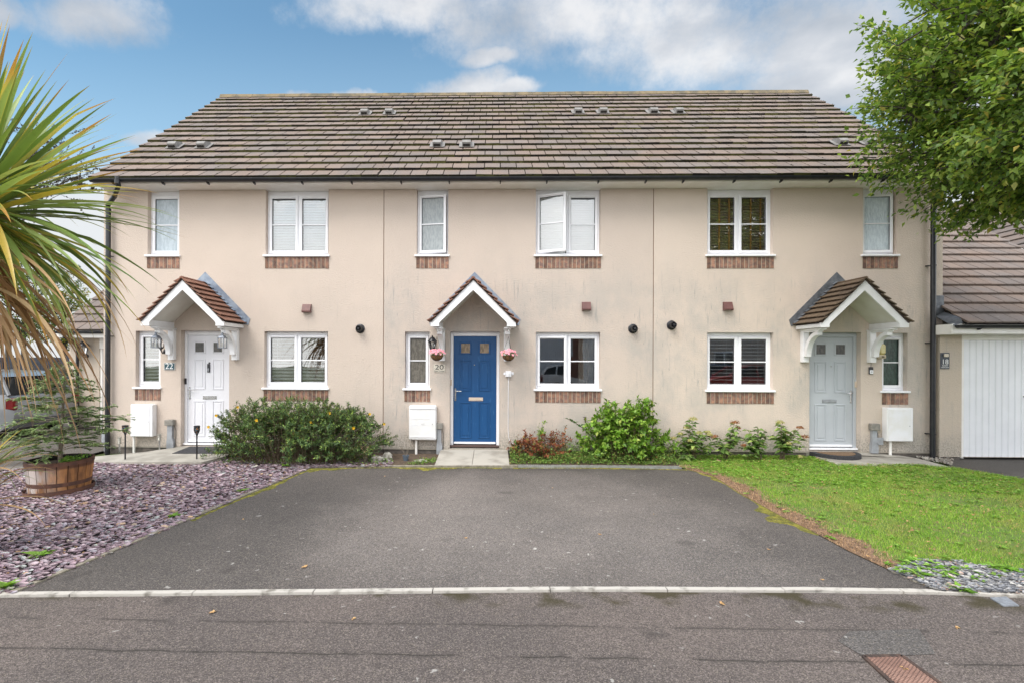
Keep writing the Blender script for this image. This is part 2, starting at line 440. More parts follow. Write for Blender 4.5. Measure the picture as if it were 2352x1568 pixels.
LEADD = mat('dull_lead', (.10, .11, .125), (.17, .18, .20), 12, .5, .3, 25, metal=.3)
STEEL = mat('brushed_steel', (.62, .62, .62), (.5, .5, .5), 30, .25, metal=1)
GREYP = mat('grey_plastic', (.36, .38, .41), (.28, .29, .31), 9, .5)
GREYB = mat('weathered_grey_box', (.20, .19, .17), (.28, .26, .23), 20, .8, .2)
DARK = mat('dark_interior', (.025, .022, .02), None, rough=.9)
PAINTW = mat('white_gloss_paint', (.86, .86, .88), (.80, .79, .79), 5, .38, .05)
SOFFIT = mat('board_soffit', (.74, .72, .66), (.68, .65, .59), 4, .6, .05)
GLASS = glass_mat('window_glass', .12)
CLEARG = glass_mat('lantern_glass', .04)
BLINDW = mat('white_blind', (.90, .92, .91), (.86, .88, .88), 3, .6)
BLINDB = mat('bronze_blind', (.40, .34, .22), (.5, .43, .28), 5, .6)
TAPE = mat('blind_tape', (.60, .32, .10), (.5, .26, .08), 5, .8)
CURTAIN = mat('cream_curtain', (.55, .52, .44), (.42, .39, .33), 5, .9)
def frosted(name, c, c2):
    return mat(name, c, c2, 30, .22, .9, 45, stretch=(1, 1, .35), detail=3)
FR = {'pale': frosted('frosted_glass_pale', (.50, .57, .62), (.40, .47, .52)), 'bright': frosted('frosted_glass_bright', (.62, .70, .75), (.5, .58, .64)),
      'brown': frosted('frosted_glass_brown', (.17, .155, .13), (.11, .10, .085)), 'green': frosted('frosted_glass_green', (.035, .07, .055), (.02, .04, .03)),
      'grey': frosted('frosted_glass_grey', (.38, .41, .42), (.30, .33, .34)), 'dark': frosted('door_glass_dark', (.06, .06, .06), (.12, .11, .1)),
      'tan': frosted('door_glass_tan', (.33, .25, .17), (.2, .15, .1))}
REN = [render_mat('render_peach', (.66, .558, .48), .20, .6), render_mat('render_cream', (.64, .543, .47), .95, 1.0), render_mat('render_buff', (.695, .59, .505), .85, .9)]
RENG = render_mat('render_garage', (.62, .525, .43), .45, .7)
def tile_mat(name, c1, c2, moss):
    mt = bpy.data.materials.new(name); mt.use_nodes = True; t = NT(mt.node_tree); b = t.n['Principled BSDF']; p = t.pos()
    isl = t.island()
    c = t.mix(t.step(t.noise(p, 1.6, 4), .3, .7), c1, c2)
    v = t.m('ADD', .90, t.m('MULTIPLY', isl, .20)); c = t.mix(1.0, c, t.com(v, v, v), 'MULTIPLY')
    c = t.mix(t.m('MULTIPLY', t.step(t.noise(p, 70, 3), .56, .7), .5), c, tuple(x*1.7 for x in c1))
    c = t.mix(t.m('MULTIPLY', t.step(t.noise(p, 26, 4, .65), .60, .72), .6*moss), c, (.05, .04, .018))
    c = t.mix(t.m('MULTIPLY', t.step(t.noise(p, 17, 3), .70, .74), .7*moss), c, (.45, .42, .36))
    t.put(b.inputs['Base Color'], c); b.inputs['Roughness'].default_value = .82
    bn = t.new('ShaderNodeBump'); bn.inputs['Strength'].default_value = .5; bn.inputs['Distance'].default_value = .008
    t.put(bn.inputs['Height'], t.noise(p, 60, 4)); t.l.new(bn.outputs[0], b.inputs['Normal'])
    return mt
TILE = tile_mat('roof_tile_concrete', (.215, .160, .130), (.175, .148, .135), .8)
TILE_R = tile_mat('canopy_tile_red', (.25, .12, .08), (.19, .095, .065), .2)
TILE_B = tile_mat('canopy_tile_mossy', (.10, .07, .048), (.145, .10, .062), .6)
UNDER = mat('roof_underlay', (.02, .018, .016), None, rough=.95)
MOSS = mat('moss', (.23, .205, .03), (.10, .10, .02), 9, .95, .6, 70, island=.4)
MOSS_SHADE = mat('roof_moss_shade', (.030, .024, .013), (.010, .009, .007), 4, .95, .4, 70, island=.5, c3=(.075, .075, .02))  # moss, near black so it also paints the shadow line of each course
LICHEN = mat('ridge_lichen', (.22, .17, .10), (.12, .105, .075), 5, .95, .3, 40)

# ------------------------------------------------------------------ house frame of reference
XL, XR = fx(238), fx(2165)
J1, J2 = fx(881), fx(1500.5)
ZE = fz(435)                    # wall head under the soffit
EY, EZ = -.40, fz(404, 1100, -.40)
RY = 4.0; RZ = fz(218, 1128, RY)
VL = (fx(212, EY, 406)+fx(506.5, RY, 220))/2
VR = (fx(2216, EY, 404)+fx(1850, RY, 214))/2
ZU, ZUS = ZE, fz(587)           # upper windows: head, top of sill
ZL, ZLS = fz(762), fz(893)
slope = Vector((0, RY-EY, RZ-EZ)); SL = slope.length; SU = slope.normalized(); SN = Vector((0, -SU.z, SU.y))

def lump(mb, c, r, sq=.5):
    c = Vector(c); v = []
    for (a, b_, d) in ((1, 0, 0), (-1, 0, 0), (0, 1, 0), (0, -1, 0), (0, 0, 1), (0, 0, -1)):
        k = r*rnd.uniform(.7, 1.3); v.append(c+Vector((a*k, b_*k, d*k*sq)))
    mb.add(v, [(0, 2, 4), (2, 1, 4), (1, 3, 4), (3, 0, 4), (2, 0, 5), (1, 2, 5), (3, 1, 5), (0, 3, 5)])

def tile_slope(mb, O, U, S, u0, u1, slen, tw=.295, gauge=.338, th=.03, phase=0, jit=1.0, moss=None, u_clip=None):
    """courses of flat tiles. O origin, U unit along the courses, S unit up the slope"""
    O, U, S = Vector(O), Vector(U), Vector(S); N = U.cross(S).normalized()
    if N.z < 0: N = -N
    n = max(1, round(slen/gauge)); g = slen/n
    for c in range(n):
        off = (phase + (c % 2)*.5)*tw
        k0 = math.floor((u0-off)/tw); k1 = math.ceil((u1-off)/tw)
        for k in range(k0, k1):
            a, b = max(u0, off+k*tw+.008), min(u1, off+(k+1)*tw-.008)
            if b-a < .02: continue
            s0, s1 = c*g-.02+rnd.uniform(-.004, .004)*jit, (c+1)*g+.02
            h0, h1 = .053+rnd.uniform(-.004, .004)*jit, .004
            tl = rnd.uniform(-.003, .003)*jit
            def P(u, s, h): return O+U*u+S*s+N*h
            vs = [P(a, s0, h0+tl), P(b, s0, h0-tl), P(b, s1, h1), P(a, s1, h1), P(a, s0, h0-th), P(b, s0, h0-th), P(b, s1, h1-th), P(a, s1, h1-th)]
            mb.add(vs, [(0, 1, 2, 3), (7, 6, 5, 4), (0, 4, 5, 1), (1, 5, 6, 2), (3, 2, 6, 7), (0, 3, 7, 4)])
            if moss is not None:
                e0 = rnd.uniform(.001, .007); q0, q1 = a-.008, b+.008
                moss.add([P(q0, s0-.004, h0-e0), P(q1, s0-.004, h0-e0-rnd.uniform(-.004, .004)), P(q1, s0+.01, h0-e0-.006), P(q0, s0+.01, h0-e0-.006), P(q0, s0-.004, h0-th-.024), P(q1, s0-.004, h0-th-.024)], [(0, 1, 2, 3), (4, 5, 1, 0)])  # dark strip on the tile front: painted shadow line together with moss
                if rnd.random() < .75:
                    for _ in range(rnd.randint(1, 4)):
                        sj = rnd.random(); lump(moss, P(b+.003, s0+.02+sj*(g-.03), h0*(1-sj)+.004), rnd.uniform(.006, .017))
                for _ in range(rnd.randint(1, 6)):
                    lump(moss, P(rnd.uniform(a, b), s0-.006, h0-.012), rnd.uniform(.008, .020), .6)

def wall_holes(mb, x0, x1, z0, z1, holes, yf=0.0, th=.28):
    xs = sorted({x0, x1, *[h[0] for h in holes], *[h[1] for h in holes]}); zs = sorted({z0, z1, *[h[2] for h in holes], *[h[3] for h in holes]})
    def inh(x, z): return any(h[0] < x < h[1] and h[2] < z < h[3] for h in holes)
    for i in range(len(xs)-1):
        for j in range(len(zs)-1):
            a, b, c, d = xs[i], xs[i+1], zs[j], zs[j+1]
            if inh((a+b)/2, (c+d)/2): continue
            mb.add([(a, yf, c), (b, yf, c), (b, yf, d), (a, yf, d)], [(0, 1, 2, 3)])
            mb.add([(a, yf+th, c), (b, yf+th, c), (b, yf+th, d), (a, yf+th, d)], [(3, 2, 1, 0)])
    for (a, b, c, d) in holes:
        mb.add([(a, yf, c), (a, yf+th, c), (a, yf+th, d), (a, yf, d)], [(0, 1, 2, 3)])
        mb.add([(b, yf, c), (b, yf+th, c), (b, yf+th, d), (b, yf, d)], [(3, 2, 1, 0)])
        mb.add([(a, yf, c), (b, yf, c), (b, yf+th, c), (a, yf+th, c)], [(0, 1, 2, 3)])
        if d < z1-1e-4: mb.add([(a, yf, d), (b, yf, d), (b, yf+th, d), (a, yf+th, d)], [(3, 2, 1, 0)])

def rot_z(cx, cy, a): return Matrix.Translation((cx, cy, 0)) @ Matrix.Rotation(a, 4, 'Z') @ Matrix.Translation((-cx, -cy, 0))

def window(house, x0, x1, zt, zs, sill, style, opens=(), upper=False, wlabel=None):
    """one window of a house: frame, sashes, panes, blind, sill and soldier-course bricks"""
    yf = .095; th = .06
    fr = MB(); o = .035
    top = zt-(.055 if upper else .035)
    z0 = zs+.012
    fr.box(x0, x0+o, yf, yf+th, z0, top, bev=.004); fr.box(x1-o, x1, yf, yf+th, z0, top, bev=.004)
    fr.box(x0+o, x1-o, yf, yf+th, top-o, top, bev=.004); fr.box(x0+o, x1-o, yf, yf+th, z0, z0+.045, bev=.004)
    fr.box(x0+.002, x1-.002, yf+.004, yf+th-.01, top+.001, zt-.001)
    n = 2 if x1-x0 > .9 else 1; mid = (x0+x1)/2
    if n == 2: fr.box(mid-.014, mid+.014, yf, yf+th, z0+.045, top-o, bev=.003)
    win = fr.build('window', UPVC, house, label=wlabel)
    spans = [(x0+o, x1-o)] if n == 1 else [(x0+o, mid-.014), (mid+.014, x1-o)]
    for i, (a, b) in enumerate(spans):
        ang = opens[i] if i < len(opens) else 0
        hinge_right = ang < 0
        a_ = R(ang)
        Mx = rot_z(b if hinge_right else a, yf, -a_) if ang else None
        sz0, sz1 = z0+.047, top-o-.002; sw = .050; y0, y1 = yf-.018, yf+.045
        s = MB(Mx)
        s.box(a+.002, a+sw, y0, y1, sz0, sz1, bev=.006); s.box(b-sw, b-.002, y0, y1, sz0, sz1, bev=.006)
        s.box(a+sw, b-sw, y0+.001, y1-.001, sz1-sw, sz1, bev=.006); s.box(a+sw, b-sw, y0+.001, y1-.001, sz0, sz0+sw, bev=.006)
        s.box(a+sw*.9, b-sw*.9, y0-.012, y0+.001, sz1-.036, sz1-.016, bev=.004)      # trickle vent hood
        zb = sz0+(sz1-sz0)*.50
        s.box(a+sw, b-sw, yf+.002, yf+.016, zb-.010, zb+.010)
        s.build('sash', UPVC, win)
        gm = FR[style[1]] if style[0] == 'frost' else GLASS
        g = MB(Mx); g.box(a+sw-.003, b-sw+.003, yf+.018, yf+.026, sz0+sw-.003, sz1-sw+.003); g.build('pane', gm, win)
        gk = MB(Mx)
        for (q0, q1, q2, q3) in ((a+sw, b-sw, sz0+sw, sz0+sw+.006), (a+sw, b-sw, sz1-sw-.006, sz1-sw), (a+sw, a+sw+.006, sz0+sw+.006, sz1-sw-.006), (b-sw-.006, b-sw, sz0+sw+.006, sz1-sw-.006)):
            gk.box(q0, q1, yf+.004, yf+.017, q2, q3)
        gk.build('gasket', BLACKP, win)
    if style[0] == 'blind':
        _, m_, pitch, tilt_t, tilt_b, w_ = style[:6]
        yb = yf+.085
        for (a, b) in spans:
            s = MB(); z = top-.05; s.box(a+.02, b-.02, yb-.02, yb+.02, top-.045, top-.01)
            k = 0
            while z > z0+.06:
                f = (top-z)/(top-z0); tl = R(tilt_t if f < .48 else tilt_b)
                c_, s_ = math.cos(tl)*w_/2, math.sin(tl)*w_/2
                s.add([(a+.01, yb-c_, z-s_), (b-.01, yb-c_, z-s_), (b-.01, yb+c_, z+s_), (a+.01, yb+c_, z+s_),
                       (a+.01, yb-c_, z-s_-.0025), (b-.01, yb-c_, z-s_-.0025), (b-.01, yb+c_, z+s_-.0025), (a+.01, yb+c_, z+s_-.0025)],
                      [(0, 1, 2, 3), (7, 6, 5, 4), (0, 4, 5, 1), (2, 6, 7, 3)])
                z -= pitch*rnd.uniform(.98, 1.02); k += 1
            for t_ in style[6]:
                xt = a+(b-a)*t_; s.box(xt-.002, xt+.002, yb-.030, yb-.028, z0+.05, top-.03)
            bl = s.build('blind', m_, win)
            if len(style) > 7:
                tp = MB()
                for t_ in style[6]:
                    xt = a+(b-a)*t_; tp.box(xt-.017, xt+.017, yb-.034, yb-.032, z0+.05, top-.03)
                tp.build('blind_tape', TAPE, win)
    if style[0] == 'curtain':
        cu = MB()
        for (ca, cb) in style[1]:
            a, b = x0+(x1-x0)*ca, x0+(x1-x0)*cb; k = 26
            vs = []
            for i in range(k+1):
                yy = .26+.03*math.sin(i*1.7)+.012*math.sin(i*3.1)
                vs += [(a+(b-a)*i/k, yy, z0-.1), (a+(b-a)*i/k, yy, top+.1)]
            cu.add(vs, [(2*i, 2*i+2, 2*i+3, 2*i+1) for i in range(k)])
        cu.build('curtain', CURTAIN, win)
    if sill:
        s = MB(); s.box(x0-.04, x1+.03, -.045, yf+.02, zs-.026, zs+.010, bev=.006); s.build('sill', UPVC, win)
        bz1, bz0 = zs-.030, zs-.030-.215
        mo = MB(); mo.box(x0-.012, x1+.012, -.004, .012, bz0, bz1)
        mo.build('mortar', MORTAR, win)
        bk = MB(); nb = round((x1-x0+.024)/.075); wbk = (x1-x0+.024)/nb
        for i in range(nb):
            a = x0-.012+i*wbk; e = rnd.uniform(-.002, .003)
            bk.box(a+.0075, a+wbk-.004, -.012+e, .01, bz0+rnd.uniform(.001, .006), bz1-.003, bev=.003)
        bk.build('brickwork', BRICKM, win)
    return win

def door(house, x0, x1, zt, zb, colour, framem, glassm, hinge, extras):
    yf = .11; o = .055
    fr = MB(); fr.box(x0, x0+o, yf, yf+.07, zb, zt-.03, bev=.005); fr.box(x1-o, x1, yf, yf+.07, zb, zt-.03, bev=.005)
    fr.box(x0+o, x1-o, yf, yf+.07, zt-.03-o, zt-.03, bev=.005); fr.box(x0, x1, yf+.01, yf+.06, zt-.029, zt-.002)
    d = fr.build('door', framem, house)
    a, b, z0, z1 = x0+o+.004, x1-o-.004, zb+.035, zt-.03-o-.004; W = b-a; H = z1-z0
    s = MB(); s.box(a, b, yf+.02, yf+.064, z0, z1, bev=.003)
    leaf = s.build('door_leaf', colour, d)
    pan = MB()
    cols = ((a+W*.145, a+W*.415), (a+W*.585, a+W*.855))
    for (u0, u1) in cols:
        for (v0, v1) in ((.515, .765), (.075, .375)):
            p0, p1 = z0+H*(v0-.02), z0+H*(v1+.015); y = yf+.02
            for k, (ins, dep) in enumerate(((0, .010), (.022, .004))):
                pass
            # raised moulding: a frame ring and a fielded centre
            r = .022
            pan.box(u0, u0+r, y-.012, y+.001, p0, p1, bev=.004); pan.box(u1-r, u1, y-.012, y+.001, p0, p1, bev=.004)
            pan.box(u0+r, u1-r, y-.012, y+.001, p1-r, p1, bev=.004); pan.box(u0+r, u1-r, y-.012, y+.001, p0, p0+r, bev=.004)
            pan.box(u0+r+.03, u1-r-.03, y-.008, y+.001, p0+r+.03, p1-r-.03, bev=.006)
    for (u0, u1) in cols:
        p0, p1 = z0+H*.842, z0+H*.937; y = yf+.02; r = .026
        pan.box(u0-.005, u0+r, y-.012, y+.001, p0-.02, p1+.02, bev=.005); pan.box(u1-r, u1+.005, y-.012, y+.001, p0-.02, p1+.02, bev=.005)
        pan.box(u0+r, u1-r, y-.012, y+.001, p1-.008, p1+.02, bev=.005); pan.box(u0+r, u1-r, y-.012, y+.001, p0-.02, p0+.008, bev=.005)
        gl = MB(); gl.box(u0+r, u1-r, y-.004, y+.002, p0+.008, p1-.008); gl.build('door_glazing', glassm, d)
    pan.build('door_panel', colour, d)
    hx = a+.035 if hinge == 'right' else b-.035; sg = 1 if hinge == 'right' else -1; hz = z0+H*.475
    h = MB(); h.box(hx-.016, hx+.016, yf+.006, yf+.02, hz-.15, hz+.09, bev=.006)
    h.tube([(hx, yf+.01, hz+.04), (hx, yf-.03, hz+.04), (hx+sg*.02, yf-.042, hz+.04), (hx+sg*.12, yf-.042, hz+.036)], .009, 8)
    h.build('handle', STEEL, d, smooth='auto')
    lx = (a+b)/2+sg*.02; lz = z0+H*.418
    lb = MB(); lb.box(lx-.135, lx+.135, yf+.010, yf+.021, lz-.034, lz+.034, bev=.005); lb.box(lx-.122, lx+.122, yf+.004, yf+.012, lz-.022, lz+.018, bev=.004)
    lb.build('letterbox', extras.get('letter', STEEL), d)
    sp = MB(); sp.lathe([(.0, .012), (.010, .012), (.012, 0)], n=12, M=Matrix.Translation(((a+b)/2-.01*sg, yf+.02, z0+H*.735)) @ Matrix.Rotation(R(90), 4, 'X'))
    sp.build('spyhole', STEEL, d, smooth=True)
    ss = MB(); ss.box(x0, x1, yf-.05, yf+.1, zb-.012, zb+.022, bev=.004); ss.build('threshold', extras.get('thr', UPVC), d)
    rb = MB(); rb.box(a+.01, b-.01, yf-.004, yf+.02, z0+.005, z0+.045, bev=.006); rb.build('rain_bar', extras.get('bar', UPVC), d)
    if 'knocker' in extras:
        kx, kz = (a+b)/2, z0+H*.70
        k = MB(); k.box(kx-.026, kx+.026, yf-.004, yf+.021, kz-.09, kz+.075, bev=.008); k.build('camera_bell', BLACKP, d)
        k = MB(); k.box(kx-.014, kx+.014, yf-.008, yf-.004, kz-.07, kz-.01, bev=.003); k.build('bell_button', GREYP, d)
        k = MB(); k.box(kx-.004, kx+.03, yf+.002, yf+.021, kz+.078, kz+.105, bev=.008); k.build('hook', BLACKP, d)
    if 'frame_bell' in extras:
        cx_, m_ = extras['frame_bell']; k = MB(); k.box(cx_-.018, cx_+.018, yf-.02, yf-.001, z0+H*.545, z0+H*.60, bev=.005); k.build('latch_sensor', m_, d)
    return d

def canopy(house, cx, tilem, flashm, dirty=False):
    """gabled timber canopy on two gallows brackets"""
    hw, dep, za, ze = .745, .70, 3.20, 2.425
    bb = MB()
    t = .135                                # board depth, measured upright
    yb0, yb1 = -dep, -dep+.03
    zf = ze-.085; xi = hw-.155
    outer = [(-hw, ze), (0, za-.045), (hw, ze)]
    for sg in (-1, 1):
        poly = [(cx+sg*(hw-.005), ze-.010), (cx, za-.045), (cx, za-.045-.185), (cx+sg*(xi-.02), zf+.085), (cx+sg*xi, zf+.055), (cx+sg*xi, zf), (cx+sg*(hw-.005), zf)]
        bb.prism(poly if sg > 0 else poly[::-1], yb0, yb1, 'y')
    c = bb.build('porch_canopy', PAINTW, house)
    eb = MB()
    for sg in (-1, 1):                       # eaves boards running back to the wall
        eb.box(cx+sg*(hw-.03), cx+sg*(hw-.006), -dep+.031, -.002, zf+.002, ze-.02, bev=.002)
        eb.box(cx+sg*(xi), cx+sg*(hw-.031), -dep+.031, -.002, zf+.004, zf+.03)
        eb.box(cx+sg*(xi+.004), cx+sg*(xi+.02), -dep+.031, -.002, zf+.031, zf+.10)
    eb.build('eaves_board', PAINTW, c)
    so = MB(); sl = math.atan2(za-ze, hw)
    for sg in (-1, 1):
        A = Vector((cx+sg*(xi+.02), 0, zf+.10)); B = Vector((cx, 0, za-.19))
        so.add([(A.x, -dep+.031, A.z), (A.x, -.001, A.z), (B.x, -.001, B.z), (B.x, -dep+.031, B.z), (A.x, -dep+.031, A.z+.02), (A.x, -.001, A.z+.02), (B.x, -.001, B.z+.02), (B.x, -dep+.031, B.z+.02)],
               [(0, 1, 2, 3), (7, 6, 5, 4), (0, 4, 5, 1), (1, 5, 6, 2), (2, 6, 7, 3), (3, 7, 4, 0)])
    so.build('soffit', SOFFIT, c)
    tl = MB(); ln = math.hypot(hw+.01, za-ze)
    for sg in (-1, 1):
        O = Vector((cx+sg*(hw+.012), -dep-.035, ze-.005)); S = Vector((-sg*(hw+.012), 0, za-.02-ze)).normalized()
        tile_slope(tl, O, (0, 1, 0), S, 0, dep+.033, ln, tw=.30, gauge=.135, th=.018, phase=.2)
    tl.build('canopy_tiles', tilem, c)
    sh = MB()
    for sg in (-1, 1):
        A = (cx+sg*(hw), ze-.006); B = (cx, za-.035)
        p = [A, B, (B[0], B[1]-.02), (A[0]-sg*.02, A[1]-.004)]
        sh.prism(p, -dep-.018, -.003, 'y')
    sh.build('verge_board', mat('verge_brown', (.07, .045, .035), (.045, .03, .025), 20, .85, .2), c)
    rd = MB()
    for k in range(2):
        y0 = -dep-.037+k*.37
        rd.prism([(cx-.085, za-.085), (cx, za+.008), (cx+.085, za-.085), (cx+.07, za-.095), (cx, za-.018), (cx-.07, za-.095)], y0, y0+.365, 'y')
    rd.build('ridge_tile', tilem, c)
    fl = MB(); fz_ = .145                     # flashing dressed up the wall
    for sg in (-1, 1):
        u = Vector((-sg*(hw+.02), 0, za-ze)).normalized(); nrm = Vector((sg*abs(u.z), 0, abs(u.x)))
        A = Vector((cx+sg*(hw+.015), 0, ze-.01)); B = Vector((cx, 0, za+.0))
        B2 = Vector((cx, 0, za+fz_/abs(nrm.z)*.97))
        A2 = A+nrm*fz_; A3 = A-u*.06+nrm*.04
        p = [(A.x, A.z), (B.x, B.z), (B2.x, B2.z), (A2.x, A2.z), (A3.x, A3.z)]
        fl.prism(p, -.012, -.001, 'y')
    fc = fl.build('flashing', flashm, c)
    fs = MB()
    for sg in (-1, 1):
        u = Vector((-sg*(hw+.02), 0, za-ze)); un = u.normalized(); nrm = Vector((sg*abs(un.z), 0, abs(un.x))); L_ = u.length
        for k in range(11):                  # stepped lead over the tiles
            s0, s1 = L_*k/11, L_*(k+1)/11
            A = Vector((cx+sg*(hw+.015), 0, ze-.01))+un*s0+nrm*.052; B = Vector((cx+sg*(hw+.015), 0, ze-.01))+un*s1+nrm*.030
            fs.add([(A.x, -.075, A.z), (B.x, -.075, B.z), (B.x, -.013, B.z+.012), (A.x, -.013, A.z+.012)], [(0, 1, 2, 3)])
        for k in range(5):
            P = Vector((cx+sg*(hw+.015), 0, ze-.01))+un*(L_*(k+.35)/5)+nrm*.09
            fs.lathe([(0, .004), (.009, .003), (.010, 0)], n=8, M=Matrix.Translation((P.x, -.013, P.z)) @ Matrix.Rotation(R(90), 4, 'X'))
    fs.build('lead_step', flashm, c)
    for sg in (-1, 1):
        b = MB(); bx = cx+sg*.605; h = .055
        zt = zf-.004
        b.box(bx-h, bx+h, -.095, -.001, 1.74, zt-.031, bev=.006)                       # post
        b.box(bx-h-.008, bx+h+.008, -.56, -.001, zt-.030, zt, bev=.006)                # arm
        b.box(bx-h+.006, bx+h-.006, -.50, -.096, zt-.055, zt-.031, bev=.004)
        pts = []
        N = 12                               # curved brace
        for i in range(N+1):
            a = R(90)*i/N; pts.append((-.47+.375*math.sin(a), zt-.052-.44*(1-math.cos(a))))
        pin = []
        for i in range(N+1):
            a = R(90)*i/N; pin.append((-.47+.375*.80*math.sin(a), zt-.052-.065-.375*(1-math.cos(a))))
        ring = pts+pin[::-1]
        n = len(ring); vs = [(bx-h+.010, y, z) for y, z in ring]+[(bx+h-.010, y, z) for y, z in ring]
        fs_ = [(i, i+1, n+i+1, n+i) for i in range(n-1)]+[(n-1, 0, n, 2*n-1)]
        for i in range(N):
            fs_ += [(i, 2*N+1-i, 2*N-i, i+1), (n+i+1, n+2*N-i, n+2*N+1-i, n+i)]
        b.add(vs, fs_)
        b.build('bracket', PAINTW if not dirty else PAINTW, c)
    return c

def meter_box(house, px0, px1, py0, py1, rounded, pipe_px):
    x0, x1, z1, z0 = fx(px0, -.13, py0), fx(px1, -.13, py0), fz(py0, px0, -.13), fz(py1, px0, -.13)
    b = MB(); b.box(x0, x1, -.13, -.001, z0, z1, bev=.02 if rounded else .01)
    o = b.build('meter_box', mat('meter_box_white', (.84, .84, .86), (.79, .78, .77), 4, .45, .05), house)
    d = MB()
    if rounded:
        for z in (z1-.07, z1-.25, z0+.28): d.box(x0+.03, x1-.03, -.1335, -.131, z-.003, z)
        d.box(x0+.012, x1-.012, -.142, -.131, z0+.055, z0+.066, bev=.004); d.box(x0+.012, x1-.012, -.142, -.131, z1-.062, z1-.052, bev=.004)
        d.lathe([(0, .006), (.028, .006), (.032, 0)], n=20, M=Matrix.Translation(((x0+x1)/2, -.1305, (z0+z1)/2)) @ Matrix.Rotation(R(90), 4, 'X'))
    else:
        d.box(x0+.018, x1-.045, -.138, -.131, z0+.012, z1-.025, bev=.003)
    d.build('box_lid', mat('meter_lid', (.82, .82, .85), (.77, .76, .75), 5, .4, .03), o)
    k = MB(); k.lathe([(0, .004), (.007, .004), (.008, 0)], n=10, M=Matrix.Translation((x1-.07, -.138, (z0+z1)/2-.02)) @ Matrix.Rotation(R(90), 4, 'X'))
    k.build('lock', GREYP, o)
    p = MB(); xp = fx(pipe_px, -.07, 1000); p.tube([(xp, -.06, z0-.001), (xp, -.06, -.06)], .022, 12); p.build('pipe', UPVC_OLD, o, smooth='auto')

def cable_cover(house, px0, px1, py0, py1, pyb, box2=None):
    x0, x1, z1, z0 = fx(px0), fx(px1), fz(py0, px0), fz(py1, px0); zb = fz(pyb, px0)-.02
    b = MB(); b.box(x0, x1, -.09, -.001, z0, z1, bev=.008); o = b.build('cable_box', GREYB, house)
    c = MB(); xm = (x0+x1)/2; w2 = (x1-x0)*.27
    zk = z0+(zb-z0)*.5
    c.prism([(xm-w2, z0-.001), (xm+w2, z0-.001), (xm+w2, zk), (xm+w2*1.6, zk-.08), (xm+w2*1.6, zb), (xm-w2*1.3, zb), (xm-w2*1.3, zk-.08), (xm-w2, zk)][::-1], -.06, -.001, 'y')
    c.build('cable_cover', GREYP, o)
    t = MB(); t.tube([(x1-.015, -.02, z0), (x1+.01, -.015, z0-.1), (x1+.008, -.015, (z0+zb)/2), (x1-.01, -.02, zb)], .004, 6); t.build('cable', BLACKP, o)
    if box2:
        a0, a1, b0, b1 = box2
        b = MB(); b.box(fx(a0), fx(a1), -.06, -.001, fz(b1), fz(b0), bev=.006); b.build('junction_box', GREYP, house)

def vent(house, px, py):
    p = fp(px, py); s = .08
    b = MB(); b.prism([(p.z+s, -.02), (p.z+s, -.001), (p.z-s, -.001), (p.z-s+.035, -.075), (p.z+s-.02, -.06)], 0, 1)
    b = MB(); poly = [(-.001, p.z+s), (-.035, p.z+s), (-.085, p.z-s+.035), (-.085, p.z-s+.012), (-.001, p.z-s+.012)]
    b.prism(poly, p.x-s, p.x+s, 'x'); b.box(p.x-s, p.x-s+.012, -.084, -.001, p.z-s, p.z-s+.0118); b.box(p.x+s-.012, p.x+s, -.084, -.001, p.z-s, p.z-s+.0118)
    b.build('air_vent', mat('vent_brown', (.17, .075, .065), (.13, .055, .05), 8, .5), house)

def flue(house, px, py):
    p = fp(px, py); M_ = Matrix.Translation((p.x, 0, p.z)) @ Matrix.Rotation(R(90), 4, 'X')
    b = MB(M_); b.lathe([(.02, .001), (.088, .001), (.088, .012), (.072, .022), (.058, .024), (.055, .13), (.052, .135), (.046, .135), (.044, .05), (.02, .05)], n=28)
    o = b.build('boiler_flue', BLACKP, house, smooth='auto')
    c = MB(M_); c.lathe([(.0, .16), (.022, .16), (.026, .15), (.026, .05)], n=18); c.build('flue_cap', BLACKP, o, smooth='auto')

def downpipe(house, x, ztop, zbot, xt, clips=()):
    xo = xt-x
    b = MB(); r = .041; y = -.085
    b.tube([(x+xo, -.47, ztop-.02), (x+xo, -.47, ztop-.10), (x+xo, -.44, ztop-.16), (x+xo*.5, -.25, ztop-.32), (x, -.10, ztop-.42), (x, y, ztop-.50), (x, y, ztop-.56)], r, 14)
    b.tube([(x, y, ztop-.52), (x, y, zbot)], r+.0015, 14)
    for z in (ztop-.52, ztop-.115): b.tube([(x if z < ztop-.3 else x+xo, y if z < ztop-.3 else -.47, z-.035), (x if z < ztop-.3 else x+xo, y if z < ztop-.3 else -.47, z+.035)], r+.006, 14)
    o = b.build('downpipe', BLACKP, house, smooth='auto')
    for z in clips:
        k = MB(); k.tube([(x, y, z-.014), (x, y, z+.014)], r+.007, 14); k.box(x-.075, x-.035, -.05, -.001, z-.009, z+.009); k.box(x-.072, x+.072, -.042, -.034, z-.008, z+.008)
        k.build('pipe_clip', BLACKP, o)
    return o

